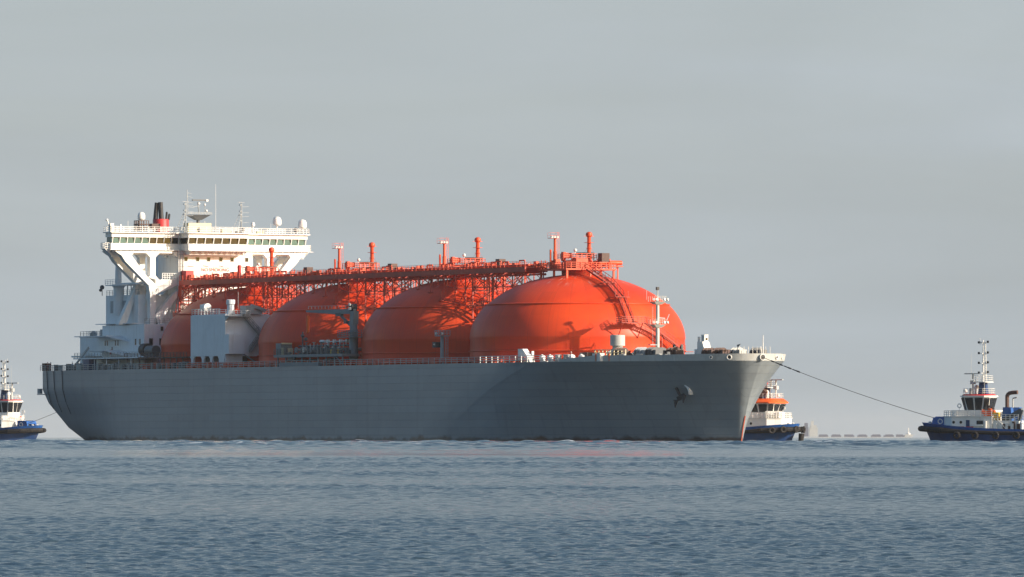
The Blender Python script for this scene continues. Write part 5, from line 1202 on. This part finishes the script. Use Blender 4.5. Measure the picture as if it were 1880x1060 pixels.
    m = MB(); m.tube((cx + 2.2, 1.7, ro), (cx + 2.2, 1.7, ro + 1.1), .32, n=10); m.tube((cx + 2.2, 1.7, ro + 1.0), (cx + 2.2, 1.7, ro + 7.5), .045, .02); m.tube((cx - 1.8, -2, ro), (cx - 1.8, -2, ro + 6.8), .04, .02); m.build('whip_antenna', M['lightgrey'], root)
    m = MB(); m.lathe((cx + .9, 1.0, ro), [(.4, 0), (.38, .8), (.5, 1.0), (.4, 1.5), (.1, 1.7)], 12); m.sphere((cx + 2.0, -1.6, ro + .6), .35); m.build('searchlight', M['white'], root)
    # fire monitor and life ring
    m = MB(); m.tube((8.7, -1.2, 4.7), (8.7, -1.2, 5.3), .12); m.tube((8.2, -1.2, 5.5), (9.3, -1.2, 5.6), .27, .24, 10); m.build('fire_monitor', M['red'], root)
    m = MB(); m.torus((cx + 3.2, -1.6, 6.7), .34, .09, 'y', 16, 6); m.bar((cx + 3.2, -1.6, 4.8), (cx + 3.2, -1.6, 6.4), .07); m.build('life_ring', M['white'], root)
    # funnels and aft gear
    for side in (1, -1):
        q0 = bx
        f = MB(); f.prism([(q0 - 6.6, side * 2.2 - .8), (q0 - 4.4, side * 2.2 - .8), (q0 - 4.4, side * 2.2 + .8), (q0 - 6.6, side * 2.2 + .8)], 2.4, 6.4, [(q0 - 6.2, side * 2.2 - .6), (q0 - 4.7, side * 2.2 - .6), (q0 - 4.7, side * 2.2 + .6), (q0 - 6.2, side * 2.2 + .6)]); fo = f.build('funnel', M['blue'], root)
        if variant != 'middle' and (side < 0 or variant == 'left'):
            e = MB(); e.tube((q0 - 5.3, side * 2.2, 6.3), (q0 - 5.3, side * 2.2, 8.6), .36, n=12); e.path([(q0 - 5.3, side * 2.2, 8.5), (q0 - 5.6, side * 2.2, 8.9), (q0 - 6.3, side * 2.2, 9.05), (q0 - 7.3, side * 2.2, 9.1)], .36, 12); e.build('exhaust_pipe', M['brown'], fo)
            e = MB(); e.tube((q0 - 6.4, side * 2.2, 6.3), (q0 - 6.4, side * 2.2, 8.0), .12); e.tube((q0 - 6.4, side * 2.2, 8.0), (q0 - 7.2, side * 2.2, 8.2), .13); e.build('exhaust_stub', M['steel'], fo)
    if variant == 'middle':
        e = MB(); e.tube((6.4, 1.6, 7.9), (8.9, 1.6, 10.4), .66, .78, 14); e.torus((8.9, 1.6, 10.4), .7, .13, 'x', 16, 6); e.tube((5.7, 1.6, 7.0), (6.3, 1.6, 7.8), .8, .8, 14); e.build('exhaust_trunk', M['brown'], root)
        e = MB(); e.tube((6.2, 1.9, 8.8), (7.6, 1.9, 11.2), .9, .55, 14); e.sphere((7.6, 1.9, 11.2), .55); e.build('cowl', M['white'], root)
        e = MB(); e.bar((7.2, 1.6, 11.0), (8.8, 1.6, 12.2), .16); e.bar((8.0, 1.6, 10.8), (9.0, 1.6, 12.0), .14); e.rng(8.7, 9.4, 1.3, 1.8, 11.5, 12.4); e.build('crane_tip', M['red'], root)
        e = MB(); e.prism([(7.6, .9), (8.6, .9), (8.6, 1.9), (7.6, 1.9)], 8.6, 10.4); e.rail([(7.6, 1.9, 10.4), (8.8, 1.9, 10.4)], 1.3, .6, .05); e.build('lookout', M['deckblue'], root)
        e = MB(); e.rail([(10.4, 3.9, 4.8), (12.8, 1.8, 4.8)], 1.3, .5, .05, 4); e.tube((11.0, 1.5, 5.3), (12.2, 1.5, 5.3), .7, n=14); e.sphere((10.6, 2.6, 5.2), .5); e.build('fore_gear', M['white'], root)
    zc = 4.8; cs = -1 if variant == 'right' else 1; rx = 3.9 if variant == 'right' else 0
    c = MB(); c.rng(rx - 3.3, rx - 1.6, cs * 3.0 - .5, cs * 3.0 + .5, zc, zc + .25); c.path([(rx - 3.6, cs * 3.0, zc + .75), (rx - 2.2, cs * 3.0, zc + .6), (rx - 1.1, cs * 3.0, zc + .85)], .38, 10); c.rng(rx - 2.9, rx - 2.3, cs * 3.0 - .3, cs * 3.0 + .3, zc + .8, zc + 1.4); c.build('rescue_boat', M['tugorange'], root)
    c = MB(); c.bar((rx - 2.0, cs * 2.4, zc), (rx - 2.0, cs * 2.4, zc + 2.0), .25); c.bar((rx - 2.0, cs * 2.4, zc + 1.9), (rx - 3.4, cs * 3.0, zc + 1.3), .2); c.build('boat_davit', M['brown'], root)
    if variant == 'right':
        c = MB(); c.rng(-.6, .5, -3.6, -2.6, 4.0, 5.5); c.build('locker', M['yellow'], root)
        c = MB(); c.prism([(-4.5, -3.6), (.6, -3.7), (.6, 3.7), (-4.5, 3.6)], 2.0, 4.0); c.rail([(-4.4, -3.6, 4.0), (.4, -3.7, 4.0)], 1.1, .8, .04); c.rail([(-4.4, 3.6, 4.0), (.4, 3.7, 4.0)], 1.1, .8, .04); c.rng(2.2, 4.2, -4.35, -3.95, 3.0, 3.3); c.rng(1.6, 2.0, -4.3, -3.95, 2.4, 3.9)
        for k in range(4): c.rng(-3.6 + k * 1.1, -3.0 + k * 1.1, -3.9, -3.6, 2.3, 3.5)
        c.bar((-1.8, -3.9, 2.2), (.2, -3.9, 4.3), .12); c.bar((-2.4, -3.9, 2.2), (-.4, -3.9, 4.3), .12)
        c.build('aft_house', M['white'], root)
        c = MB(); c.rng(2.3, 3.5, -4.05, -3.92, 3.3, 4.0); c.build('vent_opening', M['black'], root)
        # red painted lettering low on the side; the strokes cannot be read from here, only their rhythm
        c = MB()
        for k, (a_, w_) in enumerate(((6.6, .62), (5.6, .26), (5.3, .26), (5.0, .26), (4.7, .26), (4.4, .26))): c.rng(a_ - w_, a_, -3.97, -3.91, 2.55, 2.95)
        c.build('painted_lettering', M['red'], dho)
    ax = bx - .6
    c = MB(); c.rail([(-14.6, 4.6, 2.3), (-9, 5.2, 2.3)], 1.2, 1.0, .06, 3); c.rail([(-14.6, -4.6, 2.3), (-9, -5.2, 2.3)], 1.2, 1.0, .06, 3); c.rng(-12.5, -9.5, -2.5, 2.5, 1.9, 3.2); c.rng(ax - 9.5, ax - 6.5, -3.4, 3.4, 2, 3.6); c.rail([(ax - 9.4, cs * 3.3, 3.6), (ax - 6.6, cs * 3.3, 3.6)], 1.1, .7, .05)
    for x in (-13.5, -11.5, ax - 8.2):
        for side in (1, -1): c.lathe((x, side * 3.9, 2.0), [(.35, 0), (.3, 1.4), (.5, 1.5), (.2, 2.0)], 10)
    c.build('aft_gear', M['white_dull'], root)
    c = MB(); c.tube((ax - 4.4, cs * 2.9, 2), (ax - 4.4, cs * 2.9, 4.0), .4); c.bar((ax - 4.2, cs * 2.9, 3.9), (ax - 8.0, cs * 3.3, 5.9), .6, .8); c.bar((ax - 8.0, cs * 3.3, 5.9), (ax - 7.4, cs * 3.4, 4.0), .5, .6); c.build('knuckle_crane', M['darkgrey'], root)
    c = MB()
    for k in range(5): c.rng(ax - 8.6 + k * .9, ax - 8.1 + k * .9, cs * 3.2, cs * 3.9, 2.2, 3.0 + (k % 3) * .4)
    c.tube((-11.5, -1.6, 3.7), (-11.5, 1.6, 3.7), .8, n=14); c.build('hose_gear', M['brown'], root)
    return root
t_left = tug((-117.5 + 9.64 * 0 + 0, 1735, 0), R(-31), 'blue tugboat with white wheelhouse behind the stern of the carrier at the left edge', 'left')
# bow tip at the px column 78
def place(root, px, Y, az):
    X = (px - 940) / FPX * Y
    root.location = (X - 15.6 * math.cos(az), Y - 15.6 * math.sin(az), 0)
place(t_left, 76, 1727, R(-31))
t_mid = tug((0, 0, 0), R(-33), 'tugboat with an orange wheelhouse roof pressed close behind the flared bow of the carrier', 'middle')
place(t_mid, 1466, 1515, R(-33))
t_right = tug((0, 0, 0), R(155), 'blue tugboat ahead of the carrier at the right edge, holding the long tow rope', 'right')
place(t_right, 1694, 1395, R(155))


# ---------------------------------------------------------------- tow ropes
def shipw(u, v, z):
    a = SHIP_AZ; return Vector((12.77 + math.cos(a) * u + math.sin(a) * v, 1500 + math.sin(a) * u - math.cos(a) * v, z))
def rope(name, a, b, sag, r, label):
    mb = MB(flip=False); pts = []
    for i in range(41):
        t = i / 40; p = a.lerp(b, t); p.z -= sag * 4 * t * (1 - t); pts.append(p)
    mb.path(pts, r, 6); o = mb.build(name, M['rope'], None); tag(o, label, 'rope', 'tow ropes'); return o, pts
bpy.context.view_layer.update()
bt = t_right.matrix_world @ Vector((12.6, 0, 4.3))
o, pts = rope('tow_rope', shipw(71.6, 0, DK + .6), bt, .5, .05, 'long tow rope from the bow of the carrier down to the right tugboat')
mb = MB(flip=False)
for i in range(2, 9): mb.tube(pts[i], pts[i + 1] if i % 2 else pts[i].lerp(pts[i + 1], .6), .10 if i % 2 else .14)
k = mb.build('chafe_sleeve', M['black'], o)
bt = t_left.matrix_world @ Vector((12.6, 0, 4.3))
rope('tow_rope', bt, shipw(-192.5, 15, 9.5), .3, .045, 'short tow rope from the left tugboat up to the stern of the carrier')

# ---------------------------------------------------------------- crew
def person(loc, az, cloth, label, arm=0, helmet='white'):
    root = empty('person', loc, az, label, 'person', 'crew on the deck of the carrier')
    def skinmesh(name, V, E, Rr, mat):
        me = bpy.data.meshes.new(name); me.from_pydata(V, E, []); me.materials.append(mat)
        o = bpy.data.objects.new(name, me); COL.objects.link(o); o.parent = root
        md = o.modifiers.new('skin', 'SKIN'); md.use_smooth_shade = True
        for i, r in enumerate(Rr): me.skin_vertices[0].data[i].radius = (r, r)
        me.skin_vertices[0].data[0].use_root = True
        s = o.modifiers.new('sub', 'SUBSURF'); s.levels = 1; s.render_levels = 1
        return o
    V = [(0, 0, .95), (0, 0, 1.2), (0, 0, 1.45), (0, 0, 1.56), (.02, 0, 1.70), (0, .2, 1.42), (.05, .27, 1.14), (.16 + arm * .1, .25, .92 + arm * .3), (0, -.2, 1.42), (.03, -.28, 1.14), (.14, -.27, .90),
         (0, .1, .9), (.03, .12, .5), (0, .13, .08), (.16, .14, .04), (0, -.1, .9), (-.02, -.12, .5), (-.05, -.13, .08), (.1, -.15, .04)]
    E_ = [(0, 1), (1, 2), (2, 3), (3, 4), (2, 5), (5, 6), (6, 7), (2, 8), (8, 9), (9, 10), (0, 11), (11, 12), (12, 13), (13, 14), (0, 15), (15, 16), (16, 17), (17, 18)]
    Rr = [.14, .13, .15, .055, .105, .065, .045, .04, .065, .045, .04, .09, .065, .05, .045, .09, .065, .05, .045]
    skinmesh('body', V, E_, Rr, M['skin'])
    V2 = [V[i] for i in (0, 1, 2, 5, 6, 8, 9, 11, 12, 13, 15, 16, 17)]
    V2.append((.14 + arm * .09, .255, .96 + arm * .28)); V2.append((.12, -.272, .95))
    E2 = [(0, 1), (1, 2), (2, 3), (3, 4), (4, 13), (2, 5), (5, 6), (6, 14), (0, 7), (7, 8), (8, 9), (0, 10), (10, 11), (11, 12)]
    skinmesh('overalls', V2, E2, [.17, .16, .18, .085, .065, .085, .065, .115, .09, .08, .115, .09, .08, .06, .06], cloth)
    h = MB(); h.lathe((.02, 0, 1.74), [(.16, 0), (.125, .02), (.12, .09), (.07, .14), (.01, .155)], 12); h.build('helmet', M[helmet], root)
    return root
for (u, v, cl, lab, arm, hm) in ((-195.6, 22.6, 'redcloth', 'crew member in dark red overalls nearest the corner of the stern rail', 1, 'red'), (-193.8, 22.7, 'redcloth', 'crew member in dark red overalls standing right of the stern locker pair', 0, 'darkgrey'),
                                 (-182.4, 22.9, 'whitecloth', 'crew member in pale overalls alone at the rail before the stern deckhouse', 0, 'white'),
                                 (42.6, 19.6, 'hivis', 'crew member in orange overalls beside the white deck locker on the fore deck', 1, 'yellow'), (43.6, 19.3, 'hivis', 'middle of three crew members in orange overalls on the fore deck', 0, 'hivis'),
                                 (45.5, 18.4, 'hivis', 'crew member in orange overalls standing nearest the mushroom ventilator', 0, 'white'), (36.6, 21.6, 'whitecloth', 'crew member in pale overalls above the roller fairleads on the fore deck', 1, 'white')):
    person(tuple(shipw(u, v, DK)), SHIP_AZ - PI / 2 + random.uniform(-.6, .6), M[cl], lab, arm, hm)

# ================================================================== far ship in the haze
M['farbox'] = paint('weathered_slate_paint', (.045, .05, .10), .7, .15)
def far_ship():
    Y = 22000; s = FPX / Y
    X = lambda px: (px - 940) / s
    Z = lambda py: (HZ - py) / s + CAMH
    root = empty('container_ship', (X(1478), Y, 0), 0, 'faint container ship far off on the horizon, almost lost in haze', 'ship')
    x = lambda px: X(px) - X(1478)
    h = MB(); h.plate([(x(1476), -14, 0), (x(1672), -14, 0), (x(1678), -14, 9), (x(1662), -14, 9), (x(1660), -14, 1.6), (x(1476), -14, 1.6)], (0, 28, 0)); h.build('hull', M['lightgrey'], root)
    c = MB(); c.rng(x(1475), x(1484), -12, 12, 3, Z(785)); c.rng(x(1477), x(1483), -8, 8, Z(785), Z(777)); c.build('funnel', M['farbox'], root)
    c = MB(); c.rng(x(1486), x(1501), -14, 14, 3, Z(786)); c.rng(x(1487.5), x(1499), -15, 15, Z(786), Z(781)); c.rng(x(1489), x(1494), -4, 4, Z(781), Z(773)); c.tube((x(1492), 0, Z(773)), (x(1492), 0, Z(771)), 1.0); c.build('deckhouse', M['lightgrey'], root)
    for a, b in ((1503, 1520), (1526, 1544), (1550, 1568), (1574, 1592), (1599, 1617), (1622, 1641), (1645, 1661)):
        k = MB()
        for j in range(3): k.rng(x(a) + .3 + (j == 2) * ((a * 7) % 5) * 1.3, x(b) - (j == 2) * ((a * 3) % 4) * 1.6, -13, 13, 1.7 + j * 2.4, 4.1 + j * 2.4)
        k.build('container_stack', M['farbox'], root)
    k = MB(); k.tube((x(1668), 0, 9), (x(1668), 0, Z(786)), 1.2); k.lathe((x(1668), 0, 9), [(6, 0), (6, 3), (3, 5)], 12); k.build('foremast', M['white'], root)
far_ship()

# ================================================================== foam at the waterlines
def foam():
    mb = MB(flip=False); q = random.Random(44)
    def streak(a, b, n, spread, r0, r1):
        a = Vector(a); b = Vector(b)
        for i in range(n):
            t = q.random() ** .8; p = a.lerp(b, t); r = q.uniform(r0, r1) * (1 - .5 * t)
            mb.sphere((p.x + q.gauss(0, spread), p.y + q.gauss(0, spread), .05), r, 7, (q.uniform(1.2, 3.0), 1.0, .22 * q.uniform(.6, 1.6)))
    def along(root, x0, x1, v, n, r1=.42):
        a = root.matrix_world @ Vector((x0, -v, 0)); b = root.matrix_world @ Vector((x1, -v, 0)); streak(a, b, n, .35, .12, r1)
    bpy.context.view_layer.update()
    along(t_right, 15, 6, -4.9, 16); along(t_right, 4, -6, -6.0, 70, .5); along(t_right, -6, -15, -6.0, 60, .6)
    along(t_left, 13, 4, 5.3, 60, .5); along(t_left, 14.8, 12, 3.5, 20, .35); along(t_mid, 13.5, -4, 5.9, 60, .42)
    a = shipw(64, 0, 0)
    streak(a + Vector((.4, -.5, 0)), a + Vector((-9, 2.5, 0)), 40, .3, .12, .4); streak(a + Vector((.5, 0, 0)), a + Vector((7, 3, 0)), 30, .3, .1, .35)
    streak(shipw(30, 17.5, 0), shipw(-185, 25, 0), 90, .3, .1, .26)
    m = paint('sea_foam', (.78, .80, .80), .8, .1)
    o = mb.build('sea_foam', m, None, 60, split=False); tag(o, kind='stuff')
foam()

# ================================================================== haze
def haze():
    mb = MB(flip=False); mb.rng(-14000, 14000, -60, 24500, -3.0, 62.0); 
    m = bpy.data.materials.new('haze_air'); m.use_nodes = True; nt = m.node_tree; nt.nodes.clear()
    v = nt.nodes.new('ShaderNodeVolumePrincipled'); v.inputs['Color'].default_value = (.84, .88, .92, 1); v.inputs['Density'].default_value = 1.8e-5; v.inputs['Anisotropy'].default_value = 0.0
    o_ = nt.nodes.new('ShaderNodeOutputMaterial'); nt.links.new(v.outputs[0], o_.inputs['Volume'])
    o = mb.build('haze', m, None, 0); tag(o, kind='stuff')
haze()
